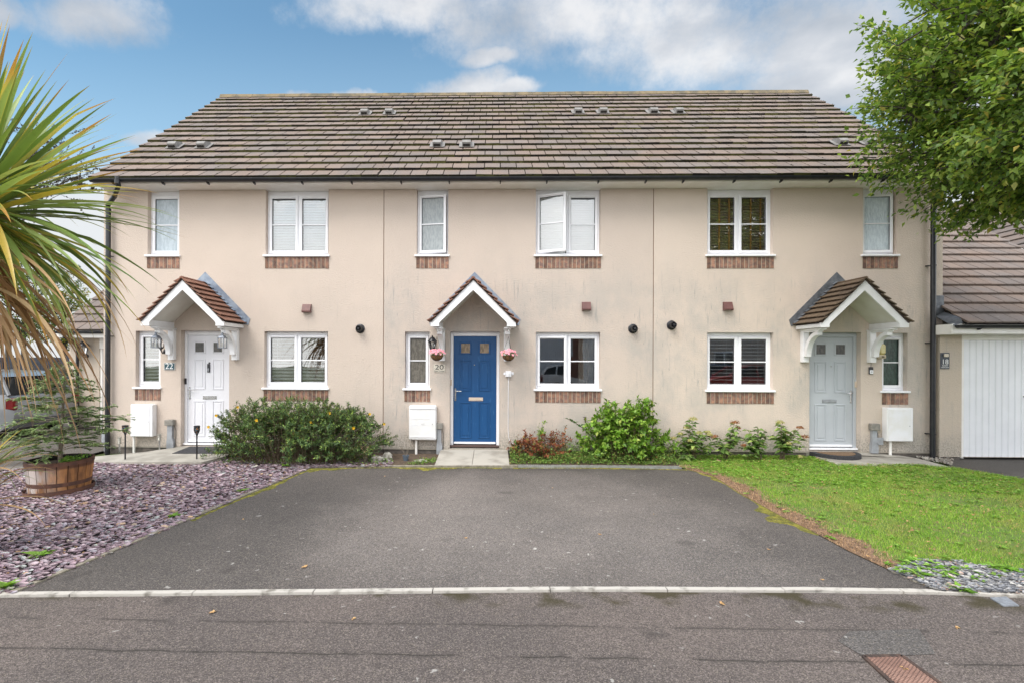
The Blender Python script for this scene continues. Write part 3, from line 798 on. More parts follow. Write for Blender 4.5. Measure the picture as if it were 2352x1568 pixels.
def gutter(house, x0, x1, ye, ze, joints=True, sp=.88, close=(False, False), name='gutter'):
    """half round gutter just under the tile edge at (ye, ze)"""
    r = .056; yc, zc = ye-.025, ze-.045; n = 12; sec = []
    for i in range(n+1):
        a = math.pi+math.pi*i/n; sec.append((yc+r*math.cos(a), zc+r*math.sin(a)))
    inn = [(yc+(r-.004)*math.cos(math.pi+math.pi*i/n), zc+(r-.004)*math.sin(math.pi+math.pi*i/n)) for i in range(n, -1, -1)]
    ring = sec+inn
    b = MB(); k = len(ring); vs = [(x0, y, z) for y, z in ring]+[(x1, y, z) for y, z in ring]
    b.add(vs, [(i, (i+1) % k, k+(i+1) % k, k+i) for i in range(k)])
    for e, xx in zip(close, (x0, x1)):
        if e: b.prism(sec, xx-.004, xx+.004, 'x')
    o = b.build(name, BLACKP, house, smooth='auto')
    x = x0+sp*.45; i = 0
    while x < x1-.1:
        br = MB(); s2 = [(yc+(r+.006)*math.cos(math.pi+math.pi*j/n), zc+(r+.006)*math.sin(math.pi+math.pi*j/n)) for j in range(n+1)]
        s3 = [(yc+(r+.0005)*math.cos(math.pi+math.pi*j/n), zc+(r+.0005)*math.sin(math.pi+math.pi*j/n)) for j in range(n, -1, -1)]
        ring2 = s2+s3; kk = len(ring2); wd = .013
        br.add([(x-wd, y, z) for y, z in ring2]+[(x+wd, y, z) for y, z in ring2], [(j, (j+1) % kk, kk+(j+1) % kk, kk+j) for j in range(kk)])
        br.prism([(yc-r*.2, zc-r-.006), (yc+r+.03, zc-r*.3), (yc+r+.03, zc-r-.03), (yc+r*.4, zc-r-.028)], x-.010, x+.010, 'x')
        br.build('gutter_bracket', BLACKP, o)
        x += sp*rnd.uniform(.93, 1.07); i += 1
    return o

GROUPH = 'terraced houses of the row'
houses = []
def make_house(i, x0, x1, wins, dr, name_label):
    h = empty('terraced_house', ((x0+x1)/2, 0, 0), name_label, 'house', GROUPH)
    zr = .10
    holes = [(a, b, c, d) for (a, b, c, d) in [(w_[0], w_[1], w_[3]-.0, w_[2]) for w_ in wins]]
    holes.append((dr[0], dr[1], zr, dr[2]))
    mb = MB(); g = .007
    wall_holes(mb, x0+(g if i else 0), x1-(g if i < 2 else 0), zr, ZE, holes)
    D_ = 8.0
    for xx, f in ((x0, 1), (x1, -1)):
        gx = g if not ((i == 0 and f == 1) or (i == 2 and f == -1)) else 0
        a = xx+f*gx
        pl = [(0, zr), (D_, zr), (D_, ZE), (RY, RZ-.12), (0, ZE)]
        vs = [(a, y, z) for y, z in pl]; mb.add(vs, [tuple(range(5)) if f < 0 else tuple(range(5))[::-1]])
    mb.add([(x0, D_, zr), (x1, D_, zr), (x1, D_, ZE), (x0, D_, ZE)], [(3, 2, 1, 0)])
    mb.add([(x0, .3, 2.62), (x1, .3, 2.62), (x1, D_, 2.62), (x0, D_, 2.62)], [(0, 1, 2, 3)])
    mb.add([(x0, .3, ZE+.02), (x1, .3, ZE+.02), (x1, D_, ZE+.02), (x0, D_, ZE+.02)], [(0, 1, 2, 3)])
    mb.add([(x0, .3, .05), (x1, .3, .05), (x1, D_, .05), (x0, D_, .05)], [(0, 1, 2, 3)])
    mb.build('wall', REN[i], h)
    pb = MB(); pb.box(x0+.008, x1-.008, .012, .25, -.25, zr-.022)
    pb.build('plinth', PLINTH, h)
    bead = MB(); bead.box(x0+(g if i else -.004), x1-(g if i < 2 else -.004), -.008, .05, zr-.020, zr-.004); bead.build('bell_bead', mat('bead', (.40, .36, .30), None, rough=.6), h)
    if i < 2:
        jb = MB(); jb.box(x1-.0062, x1+.0062, .004, .03, zr, ZE); jb.build('movement_joint', mat('joint_brown', (.16, .09, .05), None, rough=.7), h)
    # eaves: fascia and soffit
    a, b = (VL if i == 0 else x0), (VR if i == 2 else x1)
    f = MB(); f.box(a, b, EY+.035, EY+.055, ZE+.012, EZ-.02); f.box(a, b, EY+.027, EY+.0345, ZE+.012, ZE+.045)
    f.build('fascia', UPVC_OLD, h)
    s = MB(); s.box(a, b, EY+.04, .285, ZE+.001, ZE+.011); s.build('soffit', UPVC_OLD, h)
    if i in (0, 2):
        e = MB(); X = VL if i == 0 else VR; sg = 1 if i == 0 else -1
        e.prism([(EY+.036, ZE+.012), (.25, ZE+.012), (.25, EZ+.40), (EY+.036, EZ-.03)], X-.018*(sg > 0), X+.018*(sg < 0), 'x')
        e.prism([(EY+.036, EZ-.02), (RY, RZ-.04), (RY, RZ-.26), (EY+.25, EZ-.06)], X-.018*(sg > 0)-.002*sg, X+.018*(sg < 0)-.002*sg, 'x')
        e.build('barge_board', UPVC_OLD, h)
    # roof
    us = MB(); 
    for sgn in (1, -1):
        y0 = EY if sgn > 0 else 2*RY-EY
        us.add([(a, y0, EZ-.03), (b, y0, EZ-.03), (b, RY, RZ-.03), (a, RY, RZ-.03)], [(0, 1, 2, 3)])
    us.add([(a, EY, EZ-.032), (a, 2*RY-EY, EZ-.032), (a, RY, RZ-.03)], [(0, 1, 2)]) if i == 0 else None
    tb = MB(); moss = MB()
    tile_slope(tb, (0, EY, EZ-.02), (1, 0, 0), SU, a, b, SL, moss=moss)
    rf = tb.build('roof', TILE, h)
    us.build('underlay', UNDER, rf)
    mo = moss.build('moss', MOSS_SHADE, rf); mo['kind'] = 'stuff'  # moss clumps plus the painted shadow strips under the courses
    bs = MB(); bs.add([(a, RY, RZ-.01), (b, RY, RZ-.01), (b, 2*RY-EY, EZ-.02), (a, 2*RY-EY, EZ-.02)], [(0, 1, 2, 3)]); bs.build('rear_slope', TILE, rf)
    rt = MB(); x = a
    while x < b-.01:
        x2 = min(b, x+.44); hh = rnd.uniform(0, .008)
        rt.prism([(RY-.14, RZ-.085), (RY-.09, RZ+.015+hh), (RY, RZ+.045+hh), (RY+.09, RZ+.015+hh), (RY+.14, RZ-.085)], x+.002, x2-.002, 'x'); x = x2
    rt.build('ridge', LICHEN, rf)
    gutter(h, (VL+.03 if i == 0 else x0), (VR-.03 if i == 2 else x1), EY, EZ, close=(i == 0, i == 2))
    for w_ in wins:
        window(h, w_[0], w_[1], w_[2], w_[3], True, w_[4], w_[5] if len(w_) > 5 else (), w_[2] > 4)
    houses.append(h)
    return h, rf

def roof_vents(rf, pts):
    for (px, py) in pts:
        d = ray(px, py); O = Vector((0, EY, EZ)); t = (O-CP).dot(SN)/d.dot(SN); p = CP+d*t
        Mx = Matrix.Translation(p) @ Matrix(((1, 0, 0, 0), (0, SU.y, SN.y, 0), (0, SU.z, SN.z, 0), (0, 0, 0, 1)))
        b = MB(Mx); b.box(-.15, .15, -.12, .17, .035, .045)
        b.prism([(-.11, .046), (-.10, .125), (-.02, .145), (.16, .075), (.17, .046)], -.085, .085, 'x')
        o = b.build('roof_vent', mat('roof_vent_grey', (.27, .26, .25), (.21, .20, .19), 9, .8, .2), rf)
        g = MB(Mx); g.box(-.068, .068, -.117, -.10, .055, .095); g.build('vent_grille', UNDER, rf)

W = lambda a, b, zt, zs, st, op=(): (fx(a), fx(b), zt, zs, st, op)
bw = ('blind', BLINDW, .050, 62, 62, .058, (.27,))
bwl = ('blind', BLINDW, .062, 8, 58, .046, (.27,))
h22, r22 = make_house(0, XL, J1, [
    W(338.5, 411, ZU, ZUS, ('frost', 'pale')), W(609.5, 754, ZU, ZUS, bw),
    W(312, 369, ZL, ZLS, ('blind', BLINDW, .062, 14, 40, .05, ())), W(607.5, 753.5, ZL, ZLS, bwl)],
    (fx(416), fx(527), ZL+.01), 'peach rendered end house at the left with a white front door and red tiled canopy')
h20, r20 = make_house(1, J1, J2, [
    W(956.5, 1029, ZU, ZUS, ('frost', 'grey'), (9,)), W(1230, 1378.5, ZU, ZUS, ('blind', BLINDW, .033, 66, 64, .036, (.2, .8)), (22, 0)),
    W(930.5, 987.5, ZL, ZLS, ('frost', 'brown')), W(1231, 1379, ZL, ZLS, ('curtain', ((.5+.20, .98),)), (4, 0))],
    (fx(1034), fx(1148), ZL+.01), 'cream rendered middle house with a bright blue front door')
h18, r18 = make_house(2, J2, XR, [
    W(1624, 1775.5, ZU, ZUS, ('blind', BLINDB, .052, 52, 52, .058, (.45, .78), 1)), W(1981.5, 2060, ZU, ZUS, ('frost', 'bright'), (4,)),
    W(1624.5, 1776.5, ZL, ZLS, ('blind', BLINDW, .066, 16, 14, .040, (.7,))), W(2027, 2085, ZL, ZLS, ('frost', 'green'))],
    (fx(1860), fx(1978), ZL+.01), 'buff rendered end house at the right with a pale grey front door and mossy canopy')
roof_vents(r22, [(403, 341), (469, 341), (839, 265), (895, 264)])
roof_vents(r20, [(1005, 338), (1072, 338), (1327, 262), (1384, 262)])
roof_vents(r18, [(1499, 262), (1557, 262), (1928, 334), (1992, 333)])
DB = fz(1026)
BLUE = mat('blue_door_paint', (.003, .068, .21), (.05, .17, .35), 7, .42, .05, stretch=(3, 1, .6), lo=.56, hi=.85)
GREYD = mat('grey_door_paint', (.50, .53, .57), (.47, .50, .54), 3, .45, .03)
WHD = mat('white_door_paint', (.82, .82, .86), (.79, .79, .83), 3, .35, .03)
CREAMP = mat('cream_letterplate', (.72, .60, .48), (.62, .5, .4), 6, .4)
door(h22, fx(416), fx(527), ZL+.01, DB, WHD, UPVC, FR['dark'], 'right', {'knocker': 1, 'frame_bell': (fx(416)+.03, BLACKP)})
door(h20, fx(1034), fx(1148), ZL+.01, DB, BLUE, UPVC, FR['tan'], 'right', {'letter': CREAMP, 'frame_bell': (fx(1034)+.01, CREAMP), 'thr': mat('dark_cill', (.10, .06, .05), None, rough=.6)})
door(h18, fx(1860), fx(1978), ZL+.01, DB, GREYD, GREYD, FR['dark'], 'left', {'letter': GREYP, 'frame_bell': (fx(1978)-.02, CREAMP)})
CX22, CX20, CX18 = fx(471.5), fx(1090), fx(1921)
canopy(h22, CX22, TILE_R, LEAD); canopy(h20, CX20, TILE_R, LEAD); canopy(h18, CX18, TILE_B, LEADD)
meter_box(h22, 299, 350, 928, 1002, False, 307); meter_box(h20, 939, 1002, 930, 1010, True, 956); meter_box(h18, 2038, 2098, 936, 1013, False, 2046)
cable_cover(h22, 385, 405, 962, 975, 1028); cable_cover(h20, 1002, 1019, 970, 983, 1039); cable_cover(h18, 1995, 2015, 971, 986, 1036, (2010, 2025, 997, 1013))
vent(h22, 706, 709); vent(h20, 1346, 704); vent(h18, 1670, 704)
flue(h22, 827.5, 755); flue(h20, 1453.5, 755); flue(h18, 1542, 747)
downpipe(h22, fx(256), EZ, -.05, fx(269.5, -.47, 430), (fz(590), fz(775), fz(965)))
downpipe(h18, fx(2134), EZ, -.10, fx(2134)-.1, (fz(612), fz(785), fz(987)))
# garden tap
tp = fp(1342, 961); b = MB()
b.tube([(tp.x, -.001, tp.z), (tp.x, -.07, tp.z), (tp.x, -.10, tp.z-.02), (tp.x, -.105, tp.z-.06)], .011, 8); b.tube([(tp.x, -.055, tp.z), (tp.x, -.055, tp.z+.04)], .006, 6)
b.box(tp.x-.035, tp.x+.03, -.062, -.048, tp.z+.036, tp.z+.046, bev=.003)
b.build('garden_tap', mat('old_brass', (.10, .075, .05), (.05, .04, .03), 30, .5, metal=.5), h20, smooth='auto')
# socket and cable
sp_ = fp(1167.5, 858); b = MB(); b.box(sp_.x-.055, sp_.x+.055, -.06, -.001, sp_.z-.055, sp_.z+.055, bev=.008); so = b.build('outdoor_socket', UPVC, h20)
b = MB(); b.box(sp_.x-.012, sp_.x+.012, -.082, -.061, sp_.z-.05, sp_.z+.02, bev=.005)
b.box(sp_.x-.09, sp_.x-.057, -.012, -.001, sp_.z-.02, sp_.z+.03, bev=.008); b.box(sp_.x+.057, sp_.x+.10, -.012, -.001, sp_.z-.02, sp_.z+.035, bev=.008); b.build('plug', UPVC, so)
b = MB(); P = [(1168, 865), (1167.5, 900), (1167, 940), (1167, 985), (1168, 1003), (1172, 1013), (1180, 1020), (1192, 1022)]
b.tube([(fp(*q).x, -.008, fp(*q).z) for q in P], .0055, 6); b.build('socket_cable', UPVC, so, smooth=True)

# ------------------------------------------------------------------ writing
def text_mesh(name, s, size, x, y, z, material, parent, ext=.0015, sx=1.0, align='CENTER', rx=90, rz=0):
    cu = bpy.data.curves.new(name, 'FONT'); cu.body = s; cu.size = size; cu.align_x = align; cu.align_y = 'CENTER'; cu.extrude = ext
    o = bpy.data.objects.new(name, cu); COL.objects.link(o)
    dg = bpy.context.evaluated_depsgraph_get(); me = bpy.data.meshes.new_from_object(o.evaluated_get(dg))
    bpy.data.objects.remove(o); me.materials.clear()
    me.transform(Matrix.Translation((x, y, z)) @ Matrix.Rotation(R(rz), 4, 'Z') @ Matrix.Rotation(R(rx), 4, 'X') @ Matrix.Diagonal((sx, 1, 1, 1)))
    return link(name, me, material, parent)
WLET = mat('white_lettering', (.80, .80, .80), None, rough=.5); BLET = mat('black_lettering', (.02, .02, .025), None, rough=.5)
def plate(px0, px1, py0, py1, Y, m_, label, edge=None):
    x0, x1, z1, z0 = fx(px0, Y, py0), fx(px1, Y, py0), fz(py0, px0, Y), fz(py1, px0, Y)
    r = empty('house_number_sign', ((x0+x1)/2, Y, z0), label, 'sign')
    b = MB(); b.box(x0, x1, Y-.010, Y-.002, z0, z1, bev=.002); b.build('plate', m_, r)
    return r, x0, x1, z0, z1
r, x0, x1, z0, z1 = plate(378.5, 400.5, 833.5, 847.5, -.014, mat('teal_slate', (.03, .09, .115), (.025, .07, .09), 20, .4), 'teal slate number 22 sign on clear backing beside the white door')
b = MB(); b.box(x0-.02, x1+.015, -.0135, -.002, z0-.014, z1+.012, bev=.002); b.build('backing_plate', mat('clear_backing', (.55, .54, .52), None, rough=.15), r)
text_mesh('lettering', '22', .155, (x0+x1)/2, -.0245, (z0+z1)/2, WLET, r)
r, x0, x1, z0, z1 = plate(996, 1022.5, 836, 854, -.002, mat('pale_sign', (.66, .61, .52), (.6, .56, .48), 8, .5), 'pale number 20 sign under the lantern left of the blue door')
text_mesh('lettering', '20', .125, (x0+x1)/2, -.0125, z0+(z1-z0)*.62, BLET, r, sx=1.35); text_mesh('lettering', 'Alway Crescent', .036, (x0+x1)/2, -.0125, z0+(z1-z0)*.17, BLET, r, sx=.88)
b = MB()
for xx in (x0+.014, x1-.014): b.lathe([(0, .004), (.005, .003), (.006, 0)], n=8, M=Matrix.Translation((xx, -.012, (z0+z1)/2)) @ Matrix.Rotation(R(90), 4, 'X'))
b.build('screw', STEEL, r)
YG = -.12
r, x0, x1, z0, z1 = plate(2159, 2180, 809.5, 846.5, YG-.002, mat('navy_sign', (.025, .035, .055), (.02, .03, .045), 10, .3), 'tall navy number 18 sign on the garage wall')
text_mesh('lettering', '18', .125, (x0+x1)/2, YG-.0135, z0+(z1-z0)*.43, WLET, r); text_mesh('lettering', 'ALWAY', .030, (x0+x1)/2, YG-.0135, z0+(z1-z0)*.20, WLET, r); text_mesh('lettering', 'CRESCENT', .030, (x0+x1)/2, YG-.0135, z0+(z1-z0)*.09, WLET, r)
b = MB(); b.box(x0+.02, x1-.02, YG-.0135, YG-.0121, z0+(z1-z0)*.27, z0+(z1-z0)*.276); b.build('rule', WLET, r)
b = MB(); b.box((x0+x1)/2-.03, (x0+x1)/2+.045, YG-.045, YG-.013, z1-.075, z1-.02, bev=.008); b.build('sign_lamp', mat('lamp_cream', (.7, .62, .5), None, rough=.3), r)
# ------------------------------------------------------------------ the two garages
def garage(name_label, x0, x1, yf, depth, ze, pitch, dz0, dz1, dx0, dx1, xv0, xv1, zbase, tx0=None):
    tx0 = tx0 or xv0+.02
    g = empty('garage', ((x0+x1)/2, yf, zbase), name_label, 'garage')
    mb = MB(); zt = ze-.20
    wall_holes(mb, x0, x1, .04, zt, [(dx0, dx1, .04, dz1)], yf, .22)
    ry = yf+depth/2; rz = ze+(depth/2+.35)*math.tan(R(pitch))
    for xx in (x0, x1):
        mb.add([(xx, yf, .04), (xx, yf+depth, .04), (xx, yf+depth, zt), (xx, ry, rz-.15), (xx, yf, zt)], [(0, 1, 2, 3, 4)])
    mb.add([(x0, yf+depth, .04), (x1, yf+depth, .04), (x1, yf+depth, zt), (x0, yf+depth, zt)], [(0, 1, 2, 3)])
    mb.build('wall', RENG, g)
    p = MB(); p.box(x0+.008, dx0-.01, yf+.012, yf+.2, zbase-.1, .025); p.box(dx1+.01, x1-.008, yf+.012, yf+.2, zbase-.1, .025); p.build('plinth', PLINTH, g)
    d = MB(); nb = round((dx1-dx0-.12)/.115); wv = (dx1-dx0-.12)/nb; a = dx0+.06
    for k in range(nb):
        u = a+k*wv; yy = yf+.045
        d.add([(u, yy+.014, dz0), (u+.010, yy+.014, dz0), (u+.022, yy, dz0), (u+wv-.008, yy, dz0), (u+wv, yy+.014, dz0)]+[(u, yy+.014, dz1-.06), (u+.010, yy+.014, dz1-.06), (u+.022, yy, dz1-.06), (u+wv-.008, yy, dz1-.06), (u+wv, yy+.014, dz1-.06)],
              [(0, 1, 6, 5), (1, 2, 7, 6), (2, 3, 8, 7), (3, 4, 9, 8)])
    d.box(a, dx1-.06, yf+.062, yf+.08, dz0, dz1-.06)
    dr = d.build('garage_door', mat('garage_door_white', (.84, .85, .88), (.80, .81, .84), 3, .4, .03), g)
    f = MB(); f.box(dx0+.001, dx0+.055, yf+.02, yf+.09, dz0-.02, dz1-.061); f.box(dx1-.055, dx1-.001, yf+.02, yf+.09, dz0-.02, dz1-.061); f.box(dx0+.001, dx1-.001, yf-.004, yf+.09, dz1-.060, zt-.002)
    f.build('door_frame', UPVC_OLD, dr)
    hx = (dx0+dx1)/2; hz = (dz0+dz1)/2+.02
    h = MB(); h.tube([(hx, yf+.06, hz), (hx, yf+.0, hz), (hx-.03, yf-.015, hz), (hx-.13, yf-.012, hz-.005)], [.02, .014, .012, .009], 8); h.box(hx-.02, hx+.02, yf+.032, yf+.045, hz-.16, hz-.11, bev=.004)
    h.build('handle', BLACKP, dr, smooth='auto')
    ey = yf-.35
    fa = MB(); fa.box(xv0+.02, xv1, ey+.035, ey+.055, zt+.012, ze-.02); fa.box(xv0+.02, xv1, ey+.027, ey+.0345, zt+.012, zt+.045); fa.box(xv0+.02, xv1, ey+.056, yf-.001, zt+.001, zt+.011)
    fa.box(xv0, xv0+.0195, ey+.03, yf-.001, zt, ze-.025)
    fa.build('fascia', UPVC_OLD, g)
    S = Vector((0, ry-ey, rz-ze)); L_ = S.length
    t = MB(); tile_slope(t, (0, ey, ze-.02), (1, 0, 0), S.normalized(), tx0, xv1, L_, jit=.6)
    rf = t.build('roof', TILE, g)
    u = MB(); u.add([(tx0, ey, ze-.03), (xv1, ey, ze-.03), (xv1, ry, rz-.03), (tx0, ry, rz-.03), (xv1, 2*ry-ey, ze-.03), (tx0, 2*ry-ey, ze-.03)], [(0, 1, 2, 3), (3, 2, 4, 5)]); u.build('underlay', UNDER, rf)
    r_ = MB(); x = tx0
    while x < xv1-.01:
        x2 = min(xv1, x+.44); r_.prism([(ry-.13, rz-.08), (ry-.08, rz+.02), (ry, rz+.045), (ry+.08, rz+.02), (ry+.13, rz-.08)], x+.002, x2-.002, 'x'); x = x2
    r_.build('ridge', TILE, rf)
    bb = MB()
    for X in ((xv0-.021, xv1+.001) if yf > 0 else (xv1+.001,)):
        bb.prism([(ey+.03, ze-.02), (ry, rz-.01), (ry, rz-.18), (ey+.12, ze-.10)], X, X+.02, 'x')
    bb.build('barge_board', UPVC_OLD, g)
    gutter(g, xv0+.05, xv1-.02, ey, ze, close=(True, True))
    return g
XG = fx(2159, YG)
gR = garage('rendered garage with a white ribbed door at the right edge', XG, fx(2660, YG), YG, 7.2-.7, fz(741, 2250, YG-.35), 36.5, fz(1050, 2300, YG), fz(781, 2300, YG)+.06,
            fx(2209.5, YG), fx(2525, YG), fx(2190, YG-.35), fx(2700, YG-.35), -.05, XR-.03)
# lead dressed where the garage roof meets the house
lead = MB()
q = [fp(x, y, -.008) for x, y in ((2139, 679), (2168, 679), (2169, 722), (2160, 735), (2148, 726), (2139, 705))]
lead.add([tuple(v) for v in q]+[(v.x, v.y+.006, v.z) for v in q], [tuple(range(6))[::-1], tuple(range(6, 12))]+[(i, (i+1) % 6, 6+(i+1) % 6, 6+i) for i in range(6)])
A = [fp(2148, 726, -.012), fp(2168, 716, -.012), fp(2206, 730, YG-.34), fp(2212, 742, YG-.36), fp(2192, 748, YG-.34), fp(2176, 742, YG-.25)]
lead.add([tuple(v) for v in A], [(0, 1, 2, 5), (5, 2, 3, 4)])
lead.build('lead_flashing', LEADD, gR)
gL = garage('rendered garage set back beyond the left end house', fx(160, 2.9), fx(160, 2.9)+3.2, 2.9, 5.4, fz(757, 150, 2.6), 37.6, -.02, 2.05, fx(229, 2.9), fx(229, 2.9)+2.4, fx(130, 2.6), fx(130, 2.6)+3.9, -.03)
b = MB(); xp = fx(178, 2.85); zt_ = fz(765, 178, 2.6)
b.tube([(xp-.05, 2.52, zt_), (xp-.05, 2.52, zt_-.10), (xp+.02, 2.7, zt_-.2), (xp+.02, 2.83, zt_-.28), (xp+.02, 2.83, -.03)], .036, 12); b.build('downpipe', BLACKP, gL, smooth='auto')
b = MB(); xx = fx(247-14, -.02); b.box(XL+.02, XL+.13, -.07, -.001, fz(1014, 235), fz(990, 235), bev=.006); b.tube([(XL+.05, -.03, fz(1014, 235)), (XL+.05, -.03, .0)], .008, 6); b.build('meter_outlet', GREYP, h22)

# ------------------------------------------------------------------ ground
def sheet(name, poly, z, material, kind='structure', label=None):
    mb = MB(); mb.add([(x, y, z) for x, y in poly], [tuple(range(len(poly)))])
    o = mb.build(name, material); o['kind'] = kind
    return o
EARTH = mat('earth', (.075, .052, .036), (.13, .09, .06), 14, .95, .6, 50)
GRASSB = mat('turf_soil', (.10, .17, .025), (.17, .16, .06), 6, .95, .5, 60, lo=.45, hi=.7)
sheet('ground', [(-150, -80), (150, -80), (150, 220), (-150, 220)], -.05, mat('far_grass', (.06, .09, .02), (.08, .10, .03), 1.5, .95))
ROADM = asphalt('road_asphalt', (.158, .131, .119), (.122, .104, .097), 'road')
DRIVEM = asphalt('drive_asphalt', (.135, .119, .110), (.105, .094, .088), 'drive')
kerb_px = [(-420, 1372), (30, 1366.5), (740, 1360), (1360, 1353.5), (1880, 1356), (2150, 1360), (2352, 1368), (2700, 1384)]
K = G(kerb_px)
sheet('road', [(-60, K[0][1]+.2)]+[(x, y-.02) for x, y in K]+[(60, K[-1][1]+.1), (60, -26), (-60, -26)], -.006, ROADM)
left_edge = [(715, 1073), (560, 1139), (300, 1250), (120, 1326), (30, 1363)]
right_edge = [(1575, 1076), (1640, 1094), (1700, 1133), (1800, 1189), (1860, 1217), (1950, 1266), (2040, 1308), (2140, 1352)]
drv = G(left_edge)+[(x, y+.0) for x, y in K if gp(60, 1360).x < x < gp(2140, 1355).x]+G(right_edge[::-1])
sheet('driveway', drv, 0.0, DRIVEM)
sheet('neighbour_drive', [(-16, 4.6), (XL-.02, 4.6), (XL-.02, -.3)]+G([(222, 1058), (90, 1074), (0, 1080), (-300, 1096)])+[(-16, gp(-300, 1096).y)], -.004, asphalt('side_asphalt', (.27, .24, .21), (.19, .17, .15), 'drive'))
slate_poly = G([(30, 1363), (-420, 1372)])+[(-9.5, -3), gp(-300, 1096).to_2d()[:]]+G([(0, 1080), (90, 1074), (222, 1059), (463, 1061), (520, 1045), (900, 1045), (900, 1070), (715, 1073), (560, 1139), (300, 1250), (120, 1326)])
slate_poly = [tuple(p) for p in slate_poly]
sheet('slate_bed', slate_poly, -.012, mat('slate_soil', (.05, .042, .045), (.075, .055, .05), 20, .9, .5))
sheet('garage_drive', G([(2184, 1071), (2352, 1099), (2700, 1160), (2990, 1160), (2990, 1044), (2150, 1047)]), -.004, asphalt('far_asphalt', (.17, .155, .145), (.12, .11, .10), 'drive'))
lawn_poly = G(right_edge[:7]+[(2110, 1288), (2200, 1291), (2352, 1312), (2760, 1345), (2760, 1168), (2352, 1101), (2184, 1072), (2100, 1067), (1925, 1067), (1851, 1040), (1560, 1042), (1560, 1072)])
sheet('lawn', lawn_poly, .006, GRASSB)
gravel_poly = G([(2040, 1308), (2110, 1288), (2200, 1291), (2352, 1312), (2760, 1345), (2760, 1384), (2352, 1364), (2150, 1356)])
sheet('gravel_bed', gravel_poly, -.002, EARTH)
bed_poly = [(fx(800), -.01), (fx(1865), -.01)]+G([(1851, 1043), (1560, 1048), (1560, 1070), (1170, 1067)])+G([(998, 1066), (800, 1068)])
sheet('planting_bed', bed_poly, .002, EARTH)

# kerb of concrete slabs flush with the road
kb = MB(); 
def along(pts, s):
    for a, b in zip(pts, pts[1:]):
        L_ = math.hypot(b[0]-a[0], b[1]-a[1])
        if s <= L_: return (a[0]+(b[0]-a[0])*s/L_, a[1]+(b[1]-a[1])*s/L_)
        s -= L_
    return pts[-1]
tot = sum(math.hypot(b[0]-a[0], b[1]-a[1]) for a, b in zip(K, K[1:]))
s = 0; cuts = []
breaks = [0] + sorted(rnd.uniform(0, 1)*0+v for v in np.arange(.915, tot, .915)) + [tot]
for a_, b_ in zip(breaks, breaks[1:]):
    if b_-a_ < .05: continue
    n = max(2, int((b_-a_)/.09)); top = []; bot = []
    shift = rnd.uniform(-.006, .006); chew = rnd.uniform(.001, .006)
    for i in range(n+1):
        x, y = along(K, a_+.004+(b_-a_-.008)*i/n)
        top.append((x, y+.052+shift+rnd.uniform(-chew, chew)*.6)); bot.append((x, y+shift+rnd.uniform(-chew, chew)))
    ring = bot+top[::-1]
    kb.prism(ring, -.04, .006+rnd.uniform(-.001, .001), 'z')
o = kb.build('kerb', mat('kerb_concrete', (.52, .485, .44), (.22, .20, .17), 9, .92, .4, 90, lo=.50, hi=.72)); o['kind'] = 'structure'
def edging(pts, wd, z, m_, name):
    P = G(pts); mb = MB()
    for a, b in zip(P, P[1:]):
        d = Vector((b[0]-a[0], b[1]-a[1])); L_ = d.length; d.normalize(); nn = Vector((-d.y, d.x)); n = max(1, int(L_/.9))
        for i in range(n):
            p, q_ = Vector(a)+d*(L_*i/n+.003), Vector(a)+d*(L_*(i+1)/n-.003); j = rnd.uniform(-.004, .004)
            mb.prism([tuple(p+nn*j), tuple(q_+nn*j), tuple(q_+nn*(wd+j)), tuple(p+nn*(wd+j))], -.04, z+rnd.uniform(-.002, .002), 'z')
    o = mb.build(name, m_); o['kind'] = 'structure'; return o
EDG = mat('edging_concrete', (.33, .29, .235), (.20, .18, .13), 14, .93, .4)
edging(left_edge, -.05, .012, EDG, 'drive_edging')
edging([(2040, 1308), (2095, 1333), (2148, 1353)], .05, .010, EDG, 'drive_edging')
edging([(715, 1071.5), (900, 1070), (1190, 1069)], .07, .008, EDG, 'drive_edging')
edging([(-300, 1096), (0, 1080), (90, 1074), (222, 1059)], .04, .012, EDG, 'drive_edging')

# paths
def slab_path(name, poly_px, z, th, m_, joints=()):
    P = [tuple(gp(x, y, z).xy) for x, y in poly_px]; mb = MB(); mb.prism(P, z-th, z, 'z')
    o = mb.build(name, m_); o['kind'] = 'structure'; return o
def ramp_path(pts, material):
    mb = MB(); T = [gp(x, y, z) if k == 'g' else Vector((fx(x, -.002), -.002, z)) for k, x, y, z in pts]; n = len(T)
    mb.add([tuple(p) for p in T]+[(p.x, p.y, -.04) for p in T], [tuple(range(n)), tuple(range(n, 2*n))[::-1]]+[(i, (i+1) % n, n+(i+1) % n, n+i) for i in range(n)])
    import bmesh
    o = mb.build('path', material); bm = bmesh.new(); bm.from_mesh(o.data); bmesh.ops.triangulate(bm, faces=bm.faces[:1]); bm.to_mesh(o.data); bm.free(); o['kind'] = 'structure'
ramp_path([('g', 160, 1064, .01), ('g', 222, 1059, .03), ('g', 292, 1060, .045), ('g', 463, 1060.5, .05), ('g', 520, 1046, .07), ('w', 552, 0, .095), ('w', 415, 0, .095), ('g', 330, 1037, .06), ('g', 251, 1044, .03), ('g', 170, 1052, .01)], CONC)
ramp_path([('w', 1853, 0, .085), ('g', 1856, 1041, .045), ('g', 1925, 1066, .025), ('g', 2010, 1068, .02), ('g', 2100, 1067, .015), ('g', 2186, 1072, .01), ('g', 2110, 1052, .02), ('g', 2045, 1041, .05), ('w', 1990, 0, .085)], CONC)
STRIP = mat('worn_soil', (.26, .16, .10), (.12, .075, .045), 16, .95, .7, 60)
ep = [Vector(p) for p in G(right_edge)]
band = []
for a_, b_ in zip(ep, ep[1:]):
    for k in range(8): band.append(a_+(b_-a_)*k/8)
outer = []
